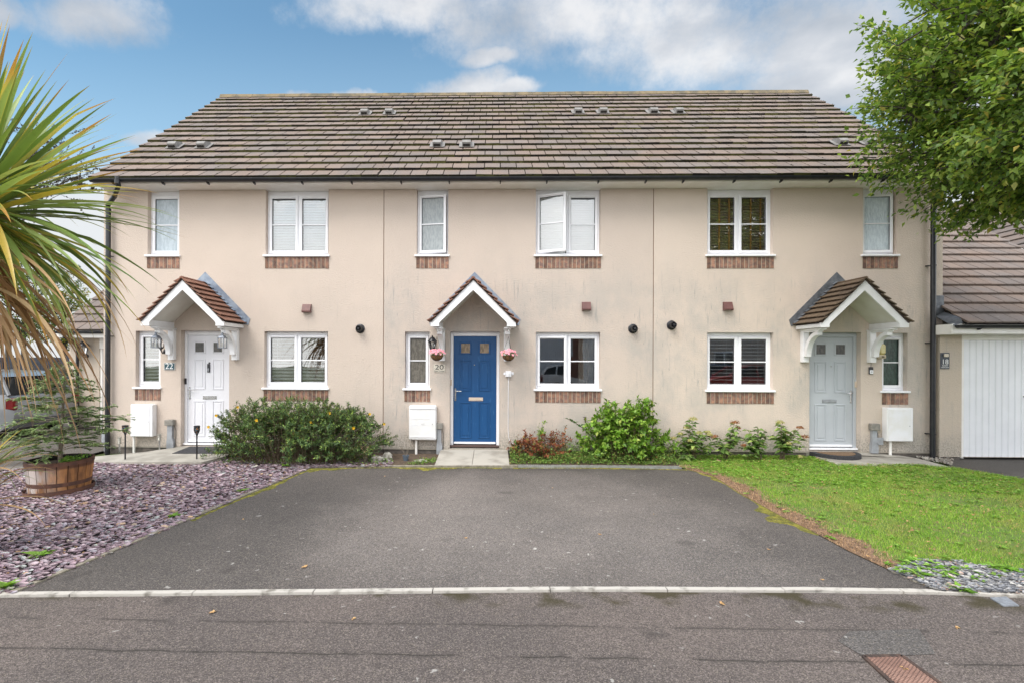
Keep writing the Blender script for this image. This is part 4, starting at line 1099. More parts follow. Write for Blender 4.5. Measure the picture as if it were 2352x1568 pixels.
for i, p in enumerate(band):
    q_ = band[min(i+1, len(band)-1)]; p0 = band[max(i-1, 0)]; d = (q_-p0).normalized(); outer.append(p+Vector((-d.y, d.x))*(.24+.10*math.sin(i*.55)+rnd.uniform(-.05, .05))*min(1, .35+i/14))
mbs = MB(); nb_ = len(band); vs_ = [(p.x, p.y, .0065) for p in band]+[(p.x, p.y, .012) for p in outer]
mbs.add(vs_, [(i, i+1, nb_+i+1, nb_+i) for i in range(nb_-1)])
o = mbs.build('worn_strip', STRIP); o['kind'] = 'structure'
rp = MB()
a0, a1, b0, b1 = fp(1013, 1030, -.001), fp(1166, 1030, -.001), gp(998, 1067.5, .008), gp(1170, 1067.5, .008)
zt_ = .085
for (u0, u1) in ((0, .497), (.503, 1)):
    def L2(p, q_, t): return Vector(p)+(Vector(q_)-Vector(p))*t
    v = [L2((a0.x, -.002, zt_), (a1.x, -.002, zt_), u0), L2((a0.x, -.002, zt_), (a1.x, -.002, zt_), u1), L2((b0.x, b0.y, .010), (b1.x, b1.y, .010), u1), L2((b0.x, b0.y, .010), (b1.x, b1.y, .010), u0)]
    v2 = [Vector((p.x, p.y, -.04)) for p in v]
    rp.add(v+v2, [(0, 1, 2, 3), (7, 6, 5, 4), (0, 4, 5, 1), (1, 5, 6, 2), (2, 6, 7, 3), (3, 7, 4, 0)])
o = rp.build('path', mat('ramp_concrete', (.45, .42, .37), (.28, .255, .22), 2.6, .9, .3, 60, lo=.4, hi=.72)); o['kind'] = 'structure'
# channel drain
x0, x1 = gp(1190, 1069).x, gp(1560, 1070).x; yd = gp(1300, 1069.5).y
dr_ = empty('channel_drain', ((x0+x1)/2, yd, 0), 'galvanised slotted drain across the top of the driveway', 'drain')
b = MB(); b.box(x0, x1, yd-.055, yd-.042, -.04, .010); b.box(x0, x1, yd+.042, yd+.055, -.04, .010); b.build('channel', mat('galvanised', (.42, .42, .40), (.30, .30, .28), 20, .5, metal=.4), dr_)
b = MB(); x = x0+.01
while x < x1-.02: b.box(x, x+.016, yd-.040, yd+.040, -.01, .007); x += .034
b.build('grating', MT['galvanised'], dr_)
b = MB(); b.box(x0, x1, yd-.041, yd+.041, -.046, -.012); b.build('sump', UNDER, dr_)
# manhole covers in the road
mc = G([(1984, 1506), (2071, 1504.5), (2218, 1610), (2098, 1612)])
mh = empty('manhole_cover', (*mc[0], 0), 'rusty rectangular manhole cover with diamond tread in the road', 'manhole cover')
b = MB(); b.prism(mc, -.03, .0005, 'z'); 
RUST = mat('rusty_cover', (.44, .28, .22), (.34, .20, .155), 6, .75, .3, 40)
b.build('plate', RUST, mh)
b = MB(); A_, B_, C_, D_ = [Vector((*p, 0)) for p in mc]
def qp(u, v): return (A_*(1-u)+B_*u)*(1-v)+(D_*(1-u)+C_*u)*v
for e in ((0, 0, 1, 0), (0, 0, 0, 1), (1, 0, 1, 1)):
    p, q_ = qp(e[0], e[1]), qp(e[2], e[3]); d = (q_-p).normalized(); nn = Vector((-d.y, d.x, 0))*.012
    b.prism([tuple((p+nn).xy), tuple((q_+nn).xy), tuple((q_-nn).xy), tuple((p-nn).xy)], -.02, .004, 'z')
b.build('frame', mat('iron_frame', (.10, .06, .045), (.05, .035, .03), 20, .8, .3), mh)
b = MB(); n = 9
for i in range(n*3):
    for (s_, e_) in (((i/n-2, 0), (i/n, 1)), ((i/n, 0), (i/n-2, 1))):
        # clip the diagonal to the unit square in u
        (u0, v0), (u1, v1) = s_, e_
        ts = [0, 1]
        for lim in (0.03, .97):
            if (u0-lim)*(u1-lim) < 0: ts.append((lim-u0)/(u1-u0))
        ts = sorted(ts)
        for t0_, t1_ in zip(ts, ts[1:]):
            um = u0+(u1-u0)*(t0_+t1_)/2
            if .03 < um < .97:
                p, q_ = qp(u0+(u1-u0)*t0_, max(.03, v0+(v1-v0)*t0_)), qp(u0+(u1-u0)*t1_, v0+(v1-v0)*t1_); d = (q_-p)
                if d.length < .01: continue
                d.normalize(); nn = Vector((-d.y, d.x, 0))*.0022
                b.prism([tuple((p+nn).xy), tuple((q_+nn).xy), tuple((q_-nn).xy), tuple((p-nn).xy)], 0, .003, 'z')
b.build('tread', mat('tread_rust', (.24, .14, .11), (.17, .10, .08), 12, .8), mh)
gc = G([(2274, 1371.5), (2305, 1390.5), (2341, 1389.5), (2311, 1369)])
b = MB(); b.prism(gc, -.03, .002, 'z'); tag(b.build('water_cover', mat('cover_grey', (.26, .28, .31), (.18, .19, .21), 30, .7, .4), loc=(*gc[0], 0)), 'small grey plastic water cover set in the road by the kerb', 'cover')
sheet('road_patch', G([(1950, 1448), (2110, 1442), (2150, 1500), (2071, 1503.5), (1982, 1505), (1925, 1470)]), -.002, asphalt('patch_asphalt', (.145, .132, .125), (.125, .115, .11), 'patch'))

# ------------------------------------------------------------------ slate, gravel, moss, grass
def chips(name, poly, n, smin, smax, material, z0, asp=(.45, .8), thick=.007, tilt=.16, kind='stuff', label=None):
    X, Y = scatter(poly, n); V = []; Fq = []
    k = 6; ang = np.linspace(0, 2*np.pi, k, endpoint=False)
    s = rng.uniform(smin, smax, n)*rng.choice([1, 1, 1, 1.35], n)/2; asp_ = rng.uniform(*asp, n); th0 = rng.uniform(0, np.pi, n)*.0+rng.normal(0, .6, n)
    rr = rng.uniform(.72, 1.15, (n, k)); lx = np.cos(ang)[None]*rr*s[:, None]; ly = np.sin(ang)[None]*rr*s[:, None]*asp_[:, None]
    gx = X[:, None]+lx*np.cos(th0)[:, None]-ly*np.sin(th0)[:, None]; gy = Y[:, None]+lx*np.sin(th0)[:, None]+ly*np.cos(th0)[:, None]
    tx, ty = rng.normal(0, tilt, n), rng.normal(0, tilt, n); zc = z0+rng.uniform(0, .022, n)
    gz = zc[:, None]+(gx-X[:, None])*tx[:, None]+(gy-Y[:, None])*ty[:, None]
    t = rng.uniform(.4, 1.0, n)[:, None]*thick
    top = np.stack([gx, gy, gz+t], 2); bot = np.stack([gx, gy, gz], 2)
    V = np.concatenate([top, bot], 1).reshape(-1, 3); b = (np.arange(n)*2*k)[:, None]
    side = np.stack([np.stack([b[:, 0]+i, b[:, 0]+(i+1) % k, b[:, 0]+k+(i+1) % k, b[:, 0]+k+i], 1) for i in range(k)], 1).reshape(-1, 4)
    t4 = np.concatenate([b+np.array([[0, 1, 2, 3]]), b+np.array([[0, 3, 4, 5]])], 0)
    o = np_mesh(name, V, np.concatenate([side, t4], 0), material); o['kind'] = kind
    if label: o['label'] = label; 
    return o
SLATE = leafmat('slate_plum', [(0, (.23, .155, .19)), (.4, (.37, .265, .30)), (.7, (.48, .37, .40)), (.86, (.38, .34, .39)), (.95, (.46, .49, .46)), (.985, (.5, .32, .2))], rough=.55, trans=0, var=.22, spec=.4)
near = [p for p in slate_poly]
tag(chips('slate_chippings', near, 24000, .03, .078, SLATE, -.006), 'plum slate chippings spread beside the driveway', 'slate')
SLB = leafmat('slate_blue', [(0, (.13, .13, .14)), (.5, (.27, .275, .30)), (.8, (.40, .385, .37)), (.93, (.58, .55, .51)), (1, (.5, .32, .26))], rough=.6, trans=0, var=.25)
tag(chips('grey_gravel', gravel_poly, 5200, .02, .06, SLB, .0, asp=(.4, .8)), 'grey slate pieces and pale pebbles at the corner of the lawn', 'gravel')
PEB = leafmat('pebble', [(0, (.35, .29, .24)), (.5, (.5, .45, .4)), (1, (.62, .6, .56))], rough=.7, trans=0)
tag(chips('wall_pebbles', G([(2052, 1040), (2110, 1051), (2186, 1068), (2190, 1052), (2130, 1045)]), 420, .016, .034, PEB, .0, asp=(.7, 1), thick=.015), 'pale pebbles along the foot of the wall by the garage', 'pebbles')
# white flecks and grit lying on the drive and road
X, Y = scatter(G([(30, 1360), (250, 1270), (2080, 1320), (2352, 1560), (100, 1560)]), 260)
# litter of bark and dead leaf bits on slate
LITTER = leafmat('leaf_litter', [(0, (.30, .16, .06)), (.5, (.42, .26, .12)), (1, (.25, .13, .07))], rough=.8, trans=0)
def litter(name, poly, n, z, L0, L1, m_, label):
    X, Y = scatter(poly, n); P = np.stack([X, Y, np.full(n, z)+rng.uniform(0, .012, n)], 1); A = np.stack([rng.normal(0, 1, n), rng.normal(0, 1, n), rng.normal(0, .12, n)], 1)
    N = np.stack([rng.normal(0, .25, n), rng.normal(0, .25, n), np.ones(n)], 1); L = rng.uniform(L0, L1, n)
    V, Fc = leaves(P, A, N, L, L*rng.uniform(.3, .7, n)); o = np_mesh(name, V, Fc, m_); return tag(o, label, 'leaf litter', kind='stuff')
litter('leaf_litter', near, 1500, .014, .012, .035, LITTER, 'brown bark and leaf crumbs among the slate')
litter('leaf_litter', lawn_poly, 1300, .03, .02, .045, LITTER, 'small brown leaves scattered through the grass')

def moss_patch(name, path_px, width, n, label, rmin=.008, rmax=.03, skew=1.0):
    P = G(path_px); mb = MB(); L_ = sum(math.dist(a, b) for a, b in zip(P, P[1:]))
    for _ in range(n):
        s_ = rnd.uniform(0, L_); x, y = along(P, s_); x2, y2 = along(P, min(L_, s_+.05)); d = Vector((x2-x, y2-y)); d = d.normalized() if d.length > 1e-6 else Vector((1, 0)); nn = Vector((-d.y, d.x))
        f = math.sin(s_*3.7+len(path_px))*.5+.5; f = max(0, 1.25*f*abs(math.sin(s_*1.3+.6))-.12)*(.7+.3*math.sin(s_*17))
        if f < .04 and rnd.random() < .8: continue
        off = (rnd.random()**1.6)*width*f*skew
        lump(mb, (x+nn.x*off, y+nn.y*off, .001), rnd.uniform(rmin, rmax), .22)
    return tag(mb.build(name, MOSS), label, 'moss', kind='stuff')
moss_patch('moss', [(1150, 1073.5), (900, 1073), (716, 1075)], .24, 5200, 'yellow green moss along the top of the driveway')
moss_patch('moss', [(715, 1076), (560, 1142), (440, 1194)], .13, 2400, 'moss along the left edge of the driveway', skew=1)
moss_patch('moss', [(1575, 1078), (1400, 1074), (1180, 1073.5)], .10, 2000, 'thin moss below the slotted drain')
moss_patch('moss', [(1880, 1228), (1860, 1217), (1800, 1189), (1700, 1133), (1640, 1094), (1575, 1076)], .24, 9000, 'olive moss cushion spilling from the lawn onto the driveway', skew=1, rmin=.006, rmax=.016)

GR = leafmat('grass_blades', [(0, (.17, .35, .025)), (.5, (.29, .50, .05)), (.78, (.43, .60, .10)), (.92, (.42, .40, .14)), (1, (.5, .38, .2))], rough=.55, trans=.35, var=.25, patch=((.40, .40, .13), (.12, .26, .03)))
def grass(poly, n, L0, L1, w_, m_, name, label, zb=.004, dens=None):
    X, Y = scatter(poly, n)
    if dens is not None: k = dens(X, Y); X, Y = X[k], Y[k]
    n = len(X); A = np.stack([rng.normal(0, .55, n), rng.normal(0, .55, n), np.ones(n)], 1)
    V, Fc = blades(np.stack([X, Y, np.full(n, zb)], 1), A, rng.uniform(L0, L1, n), rng.uniform(.6, 1.2, n)*w_)
    return tag(np_mesh(name, V, Fc, m_), label, 'grass', kind='stuff')
edge_pts = np.array(G(right_edge[:7]))
def edge_dist(X, Y):
    d = np.full(len(X), 9.)
    for a, b in zip(edge_pts, edge_pts[1:]):
        ab = b-a; t = np.clip(((X-a[0])*ab[0]+(Y-a[1])*ab[1])/(ab@ab), 0, 1); d = np.minimum(d, np.hypot(X-a[0]-t*ab[0], Y-a[1]-t*ab[1]))
    return d
grass(lawn_poly, 150000, .02, .055, .0045, GR, 'grass', 'bright green mown grass of the front lawn', dens=lambda X, Y: (edge_dist(X, Y) > .20+.22*rng.random(len(X))) & (np.sin(X*2.3+Y)*np.cos(Y*2.9-X*.7)*.5+.75 > rng.random(len(X))))
STR = leafmat('straw', [(0, (.36, .22, .12)), (.5, (.52, .35, .21)), (1, (.24, .15, .085))], rough=.8, trans=.1)
grass(lawn_poly, 110000, .012, .045, .006, STR, 'dead_grass', 'strip of dead straw coloured grass along the driveway edge', dens=lambda X, Y: edge_dist(X, Y) < .10+.30*rng.random(len(X)))
WEED = leafmat('weed_leaves', [(0, (.11, .25, .02)), (.5, (.18, .35, .04)), (1, (.30, .46, .10))], rough=.45, trans=.25)
def rosettes(n, poly, L0, L1, name, label, zb=.01, m_=None, per=(4, 8), up=.35):
    X, Y = scatter(poly, n); P = []; A = []; LL = []
    for x, y in zip(X, Y):
        k = rnd.randint(*per); a0_ = rnd.random()*6; l = rnd.uniform(L0, L1)
        for i in range(k):
            a = a0_+i*2*math.pi/k+rnd.uniform(-.3, .3); P.append((x, y, zb+rnd.uniform(0, .02))); A.append((math.cos(a), math.sin(a), rnd.uniform(.1, up))); LL.append(l*rnd.uniform(.7, 1.2))
    P, A, LL = np.array(P), np.array(A), np.array(LL); V, Fc = leaves(P, A, np.tile([0, 0, 1.], (len(P), 1))+rng.normal(0, .2, P.shape), LL, LL*.48)
    return tag(np_mesh(name, V, Fc, m_ or WEED), label, 'weeds', kind='stuff')
far_lawn = G([(1575, 1074), (1640, 1092), (1800, 1110), (2352, 1140), (2352, 1103), (2184, 1074), (2100, 1068), (1925, 1068), (1851, 1043), (1560, 1045)])
rosettes(1700, far_lawn, .025, .06, 'broadleaf_weeds', 'clover and broadleaf weeds in the grass near the house', per=(3, 6))
rosettes(420, lawn_poly, .025, .06, 'lawn_weeds', 'low weeds dotted through the lawn', per=(4, 7))
rosettes(34, G([(2000, 1296), (2110, 1284), (2352, 1308), (2352, 1330), (2100, 1330)]), .03, .075, 'edge_weeds', 'larger weeds where lawn meets gravel')
rosettes(24, gravel_poly, .04, .09, 'gravel_weeds', 'weeds growing through the grey gravel')

# ------------------------------------------------------------------ shrubs
STEM = mat('stem_brown', (.11, .075, .045), (.16, .12, .08), 20, .85)
STEMG = mat('stem_grey', (.24, .20, .16), (.15, .12, .09), 20, .85)
def curve(a, b, sag, n=7, rad=None):
    a, b = np.array(a, float), np.array(b, float); t = np.linspace(0, 1, n)[:, None]
    return a+(b-a)*t+np.array(sag)*(4*t*(1-t))
def shrub(name, label, c, rx, ry, h, n, per, L, asp, lm, sm, leaf_from=.35, stem_r=.004, base_r=.25, up=.5, kind_cat='shrub', top=None, group=None, tiph=(.35, 1.0), side=3, flowers=None, droop=0):
    root = empty(name, c, label, kind_cat, group); st = MB(); P = []; A = []; N = []; LL = []
    tips = []
    for i in range(n):
        a = rnd.random()*2*math.pi; r = math.sqrt(rnd.random()); el = rnd.uniform(*tiph)
        rr = math.sqrt(max(0, 1-(el*.85)**2)) if el > .0 else 1
        k = rnd.uniform(.75, 1.05)
        tx, ty, tz = c[0]+math.cos(a)*rx*r*rr*k*1.1, c[1]+math.sin(a)*ry*r*rr*k*1.1, c[2]+h*el*rnd.uniform(.88, 1.08)
        if r < .6: tz = c[2]+h*rnd.uniform(.7, 1.05)*max(el, .7)
        if top: tz = min(tz, c[2]+top(tx)*rnd.uniform(.9, 1.05))
        bx, by = c[0]+math.cos(a)*rx*base_r*r, c[1]+math.sin(a)*ry*base_r*r
        cv = curve((bx, by, c[2]), (tx, ty, tz), (0, 0, h*.10-droop), 7); cv += np.cumsum(rng.normal(0, .006, cv.shape), 0)
        st.tube(cv, [stem_r*(1-.12*q) for q in range(7)], 4, cap=False); tips.append(cv[-1])
        segs = [(cv, leaf_from)]
        for _ in range(side):
            j = rnd.randint(3, 5); d = cv[-1]-cv[j]; ln = np.linalg.norm(d)*rnd.uniform(.5, .9)+.05
            dd = unit(d[None])[0]+rng.normal(0, .55, 3); dd[2] = abs(dd[2])*.8; dd = dd/np.linalg.norm(dd)
            c2 = curve(cv[j], cv[j]+dd*ln, (0, 0, .01), 5); st.tube(c2, stem_r*.6, 3, cap=False); segs.append((c2, .25)); tips.append(c2[-1])
        for cv2, lf in segs:
            m_ = max(4, int(per*rnd.uniform(.7, 1.2)))
            for q in range(m_):
                t = lf+(1-lf)*(q+rnd.random()*.5)/m_; t = min(t, 1); f = t*(len(cv2)-1); i0 = min(int(f), len(cv2)-2); p = cv2[i0]+(cv2[i0+1]-cv2[i0])*(f-i0)
                ax = cv2[i0+1]-cv2[i0]; ax = ax/max(np.linalg.norm(ax), 1e-6); an = q*2.4+rnd.uniform(-.4, .4)
                u = np.cross(ax, [0, 0, 1.]); u = u/max(np.linalg.norm(u), 1e-3); v = np.cross(ax, u)
                out = u*math.cos(an)+v*math.sin(an)
                P.append(p); A.append(out+ax*rnd.uniform(.3, 1.0)+np.array([0, 0, rnd.uniform(-.25, .25)])); N.append(np.array([0, 0, 1.])*up+ax*.6+rng.normal(0, .3, 3)); LL.append(L*rnd.uniform(.6, 1.2))
    LL = np.array(LL); V, Fc = leaves(np.array(P), np.array(A), np.array(N), LL, LL*asp)
    st.build('stems', sm, root); np_mesh('foliage', V, Fc, lm, root)
    if flowers:
        nf, fm, fr = flowers
        for p in rnd.sample(tips, nf):
            if callable(fr): fr(root, p)
    return root, tips
HYP = leafmat('hypericum_leaf', [(0, (.050, .092, .035)), (.45, (.085, .155, .05)), (.75, (.14, .225, .065)), (.95, (.28, .40, .08)), (1, (.24, .15, .06))], rough=.5, trans=.15, spec=.3)
YEL = leafmat('yellow_petal', [(0, (.75, .42, .01)), (1, (.85, .55, .02))], trans=.2)
def flower(root, p, m_=YEL, L=.028, n=5, name='flower'):
    a = np.arange(n)*2*np.pi/n+rnd.random(); P = np.tile(np.array(p)+[0, -.01, .01], (n, 1)); A = np.stack([np.cos(a), -.4+0*a, np.sin(a)], 1)
    V, Fc = leaves(P, A, np.tile([0, -1., .3], (n, 1)), L, L*.8); return np_mesh(name, V, Fc, m_, root)
cb = (fx(688, -.75), -.72, -.01)
def topf(x):
    t = (x-cb[0])/1.75; return 1.16*max(.15, 1-abs(t)**2.6*.55) if t < 0 else 1.16*max(.12, 1-abs(t)**2.0*.72)
hy, tips = shrub('hypericum_bush', 'wide dark green bush with yellow flowers below the left house windows', cb, 1.78, .72, 1.20, 470, 16, .052, .36, HYP, STEM, leaf_from=.25, stem_r=.0045, base_r=.55, top=topf, tiph=(.02, 1.0), side=5)
for px, py in ((473, 946), (468-2, 950+9), (549, 935), (603-10, 960), (760, 945), (713, 928+40), (810, 1005-25), (898, 944+16), (874-10, 938)):
    p = min(tips, key=lambda q: math.dist(proj(q), (px, py))+q[1]*14); flower(hy, p, L=.034)
GRN = leafmat('bright_leaf', [(0, (.09, .19, .02)), (.5, (.17, .32, .035)), (.85, (.30, .46, .07)), (1, (.40, .45, .10))], rough=.4, trans=.3, spec=.4)
shrub('green_bush', 'bright lime green leafy bush against the wall by the house joint', (fx(1437, -.45), -.42, 0), .84, .40, 1.12, 135, 9, .088, .62, GRN, STEM, leaf_from=.22, stem_r=.005, base_r=.45, tiph=(.05, 1.0), side=3)
DKG = leafmat('dark_leaf', [(0, (.04, .09, .02)), (.6, (.08, .16, .035)), (1, (.15, .22, .06))], rough=.4, trans=.2)
# the arching stem left of the green bush
r_ = empty('arching_stem', (fx(1372, -.5), -.5, 0), 'single arching stem with dark green leaves leaning left of the lime bush', 'plant')
cv = curve(tuple(gp(1395, 1055)), tuple(fp(1303, 961, -.55)), (.03, 0, .10), 12); st = MB(); st.tube(cv, .005, 5); st.build('stems', STEM, r_)
P = []; A = []; 
for q in range(26):
    f = (.25+.75*q/26)*11; i0 = min(int(f), 10); p = cv[i0]+(cv[i0+1]-cv[i0])*(f-i0); P.append(p); A.append(((-1 if q % 2 else .6), -.2, rnd.uniform(-.5, .5)+(.5 if q % 2 else -.1)))
V, Fc = leaves(np.array(P), np.array(A), np.tile([0, -.5, 1.], (26, 1))+rng.normal(0, .3, (26, 3)), rng.uniform(.06, .10, 26), .05); np_mesh('foliage', V, Fc, DKG, r_)
REDL = leafmat('rust_leaf', [(0, (.16, .035, .018)), (.5, (.25, .07, .03)), (.8, (.33, .13, .05)), (1, (.12, .16, .03))], rough=.7, trans=.1)
shrub('withered_shrub', 'withered low shrub with rusty red leaves right of the blue door', (fx(1215, -.45), -.45, 0), .42, .32, .52, 70, 9, .055, .5, REDL, STEM, leaf_from=.3, stem_r=.003, base_r=.5, tiph=(.15, .9), side=1)
shrub('withered_shrub', 'withered shrub of brown twigs and red leaves, nearer the lime bush', (fx(1275, -.4), -.38, 0), .34, .28, .58, 50, 8, .05, .5, REDL, STEM, leaf_from=.4, stem_r=.003, base_r=.6, tiph=(.2, 1.0), side=1)
shrub('leafy_weed', 'upright mid green weed between the withered shrubs', (fx(1241, -.3), -.3, 0), .12, .10, .66, 9, 12, .05, .5, GRN, STEM, leaf_from=.3, stem_r=.003, base_r=.5, tiph=(.5, 1.0), side=1)
shrub('leafy_weed', 'low dark green dock plant beside the ramp of the blue door', (fx(1190, -.3), -.3, 0), .14, .12, .30, 14, 5, .11, .4, DKG, STEM, leaf_from=.1, stem_r=.003, base_r=.5, tiph=(.4, 1.0), side=0)
GC = leafmat('ground_cover_leaf', [(0, (.07, .14, .02)), (.5, (.14, .25, .045)), (.85, (.24, .35, .08)), (1, (.28, .12, .05))], rough=.5, trans=.2)
def cover(poly, n, zmax, name, label, L=(.02, .045)):
    X, Y = scatter(poly, n); hz = zmax*(.5+.5*np.sin(X*5.3)*np.sin(Y*9+X*2)); P = np.stack([X, Y, .01+rng.random(n)**1.4*np.maximum(hz, .03)], 1)
    A = np.stack([rng.normal(0, 1, n), rng.normal(0, 1, n), rng.normal(0, .3, n)], 1); N = np.tile([0, -.3, 1.], (n, 1))+rng.normal(0, .45, (n, 3)); LL = rng.uniform(*L, n)
    V, Fc = leaves(P, A, N, LL, LL*.6); return tag(np_mesh(name, V, Fc, GC), label, 'ground cover', kind='stuff')
cover(G([(1172, 1066), (1560, 1068), (1560, 1040), (1172, 1036)]), 13000, .30, 'ground_cover', 'low green ivy and weeds in the bed right of the blue door')
cover(G([(1075, 1066), (1085, 1052), (1020, 1050), (960, 1067)]), 1, .03, 'ground_cover', 'weeds') if False else None
cover(G([(925, 1067), (995, 1067), (1005, 1052), (960, 1058)]), 330, .10, 'ground_cover', 'small yellow green weeds left of the ramp')
cover(G([(500, 1066), (880, 1068), (905, 1060), (880, 1050), (560, 1050)]), 1500, .12, 'ground_cover', 'green weeds under the wide dark bush')
# hydrangeas
HYD = leafmat('hydrangea_leaf', [(0, (.09, .16, .04)), (.6, (.16, .27, .065)), (1, (.32, .40, .11))], rough=.5, trans=.25)
HBR = leafmat('dry_flower', [(0, (.20, .07, .03)), (.6, (.33, .14, .06)), (1, (.42, .26, .12))], rough=.8, trans=.1)
HLM = leafmat('lime_flower', [(0, (.38, .42, .10)), (.6, (.52, .50, .22)), (1, (.55, .38, .22))], rough=.7, trans=.2)
HPK = leafmat('pink_flower', [(0, (.6, .25, .26)), (1, (.75, .5, .45))], rough=.7, trans=.2)
def head(root, p, m_, r=.055, n=110):
    r = r*1.15
    d = unit(rng.normal(0, 1, (n, 3))); d[:, 2] = np.abs(d[:, 2])*.8-.1; P = np.array(p)+d*r*np.array([1, 1, .75])*rng.uniform(.5, 1, (n, 1))
    V, Fc = leaves(P, rng.normal(0, 1, (n, 3)), d, .024, .018); return np_mesh('flower_head', V, Fc, m_, root)
def hydrangea(label, base, stems, heads, L=.135):
    root = empty('hydrangea', base, label, 'shrub', 'hydrangeas along the wall of the right house'); st = MB(); P = []; A = []
    for (px, py, yy) in [(a_+rnd.uniform(-9, 9)*k, b2+rnd.uniform(0, 22)*k, c2-.06*k) for k in (0, 1) for a_, b2, c2 in stems]:
        tip = fp(px, py, yy); cv = curve((base[0]+rnd.uniform(-.06, .06), base[1]+rnd.uniform(-.04, .04), 0), tuple(tip), ((base[0]-tip.x)*.12, 0, .05), 9); st.tube(cv, [.006-.0004*k for k in range(9)], 5, cap=False)
        nl = 15
        for q in range(nl):
            f = (.38+.60*q/nl)*8; i0 = min(int(f), 7); p = cv[i0]+(cv[i0+1]-cv[i0])*(f-i0); a = q*1.57+rnd.uniform(-.5, .5); P.append(p); A.append((math.cos(a), math.sin(a)*.8, rnd.uniform(-.35, .3)))
    n = len(P); V, Fc = leaves(np.array(P), np.array(A), np.tile([0, -.2, 1.], (n, 1))+rng.normal(0, .25, (n, 3)), rng.uniform(.6, 1.15, n)*L, L*.5)
    st.build('stems', STEM, root); np_mesh('foliage', V, Fc, HYD, root)
    for (px, py, yy, m_, r) in heads: head(root, tuple(fp(px, py, yy)), m_, r)
b_ = lambda px, y=-.35: (fx(px, y), y, 0)
hydrangea('hydrangea with many pale lime and pink flower heads next to the lime bush', b_(1590), [(1545, 1010, -.4), (1560, 995, -.3), (1575, 985, -.4), (1592, 962, -.35), (1610, 990, -.4), (1628, 990, -.3), (1600, 1010, -.5), (1560, 1030, -.5), (1640, 1020, -.4)],
          [(1592, 962, -.35, HLM, .07), (1576, 982, -.4, HLM, .05), (1563, 996, -.3, HLM, .05), (1548, 1006, -.4, HLM, .05), (1605, 994, -.4, HLM, .06), (1625, 992, -.3, HLM, .06), (1592, 1030, -.5, HLM, .05), (1585, 1012, -.5, HLM, .05)])
hydrangea('tall leggy hydrangea with rust brown dead flower heads', b_(1665), [(1690, 968, -.35), (1682, 995, -.4), (1640, 1000, -.4), (1700, 1000, -.3), (1660, 1025, -.5)],
          [(1688, 970, -.35, HBR, .07), (1694, 983, -.35, HBR, .05), (1640, 1003, -.4, HBR, .08), (1630, 998, -.4, HLM, .05), (1650, 1058, -.5, HPK, .03), (1692, 1062, -.5, HPK, .035)])
hydrangea('hydrangea of bare arching stems and plain green leaves', b_(1745), [(1715, 985, -.35), (1740, 978, -.4), (1705, 1005, -.35), (1758, 985, -.3), (1730, 1010, -.5), (1716, 1026, -.5)], [(1708, 1023, -.5, HBR, .045)])
hydrangea('hydrangea with one lime and several brown heads left of the grey door', b_(1795), [(1792, 968, -.35), (1805, 1000, -.4), (1835, 985, -.35), (1850, 1005, -.4), (1780, 1000, -.3), (1815, 1020, -.5), (1800, 985, -.3)],
          [(1792, 970, -.35, HLM, .07), (1838, 982, -.35, HBR, .05), (1848, 1003, -.4, HBR, .07), (1812, 1018, -.5, HLM, .04), (1808, 993, -.3, HLM, .04), (1838, 1048, -.6, HLM, .035)])
# loose weeds as things of their own
def dandelion(px, py, L, n, label, up=.5, group='broad leaved weeds by the driveway'):
    n = int(n*1.7)
    p = gp(px, py, .01); a = np.arange(n)*2*np.pi/n+rng.normal(0, .25, n); P = np.tile(np.array(p), (n, 1)); A = np.stack([np.cos(a), np.sin(a), rng.uniform(.05, up, n)], 1)
    V, Fc = leaves(P, A, np.tile([0, 0, 1.], (n, 1))+rng.normal(0, .2, (n, 3)), rng.uniform(.45, 1.1, n)*L, L*.34, fold=.15); return tag(np_mesh('dandelion', V, Fc, WEED, loc=tuple(p)), label, 'weed', group)
dandelion(92, 1275, .15, 11, 'large bright dandelion rosette near the left end of the slate')
dandelion(14, 1348, .14, 10, 'dandelion clump where slate meets the kerb at the far left', up=1.2)
dandelion(400, 1184, .11, 14, 'flat weed rosette on the slate halfway along the driveway edge')
dandelion(556, 1126, .10, 12, 'small weed at the moss edge, upper end of the slate')
dandelion(656, 1070, .11, 14, 'leafy weed in front of the wide dark bush', up=1.0)
dandelion(2205, 1352, .12, 14, 'ragged weed over the kerb at the right end of the driveway')
dandelion(2110, 1320, .13, 12, 'weed beside the grey gravel edging')
dandelion(2010, 1212, .10, 9, 'tuft of darker weed on the lawn') if False else None
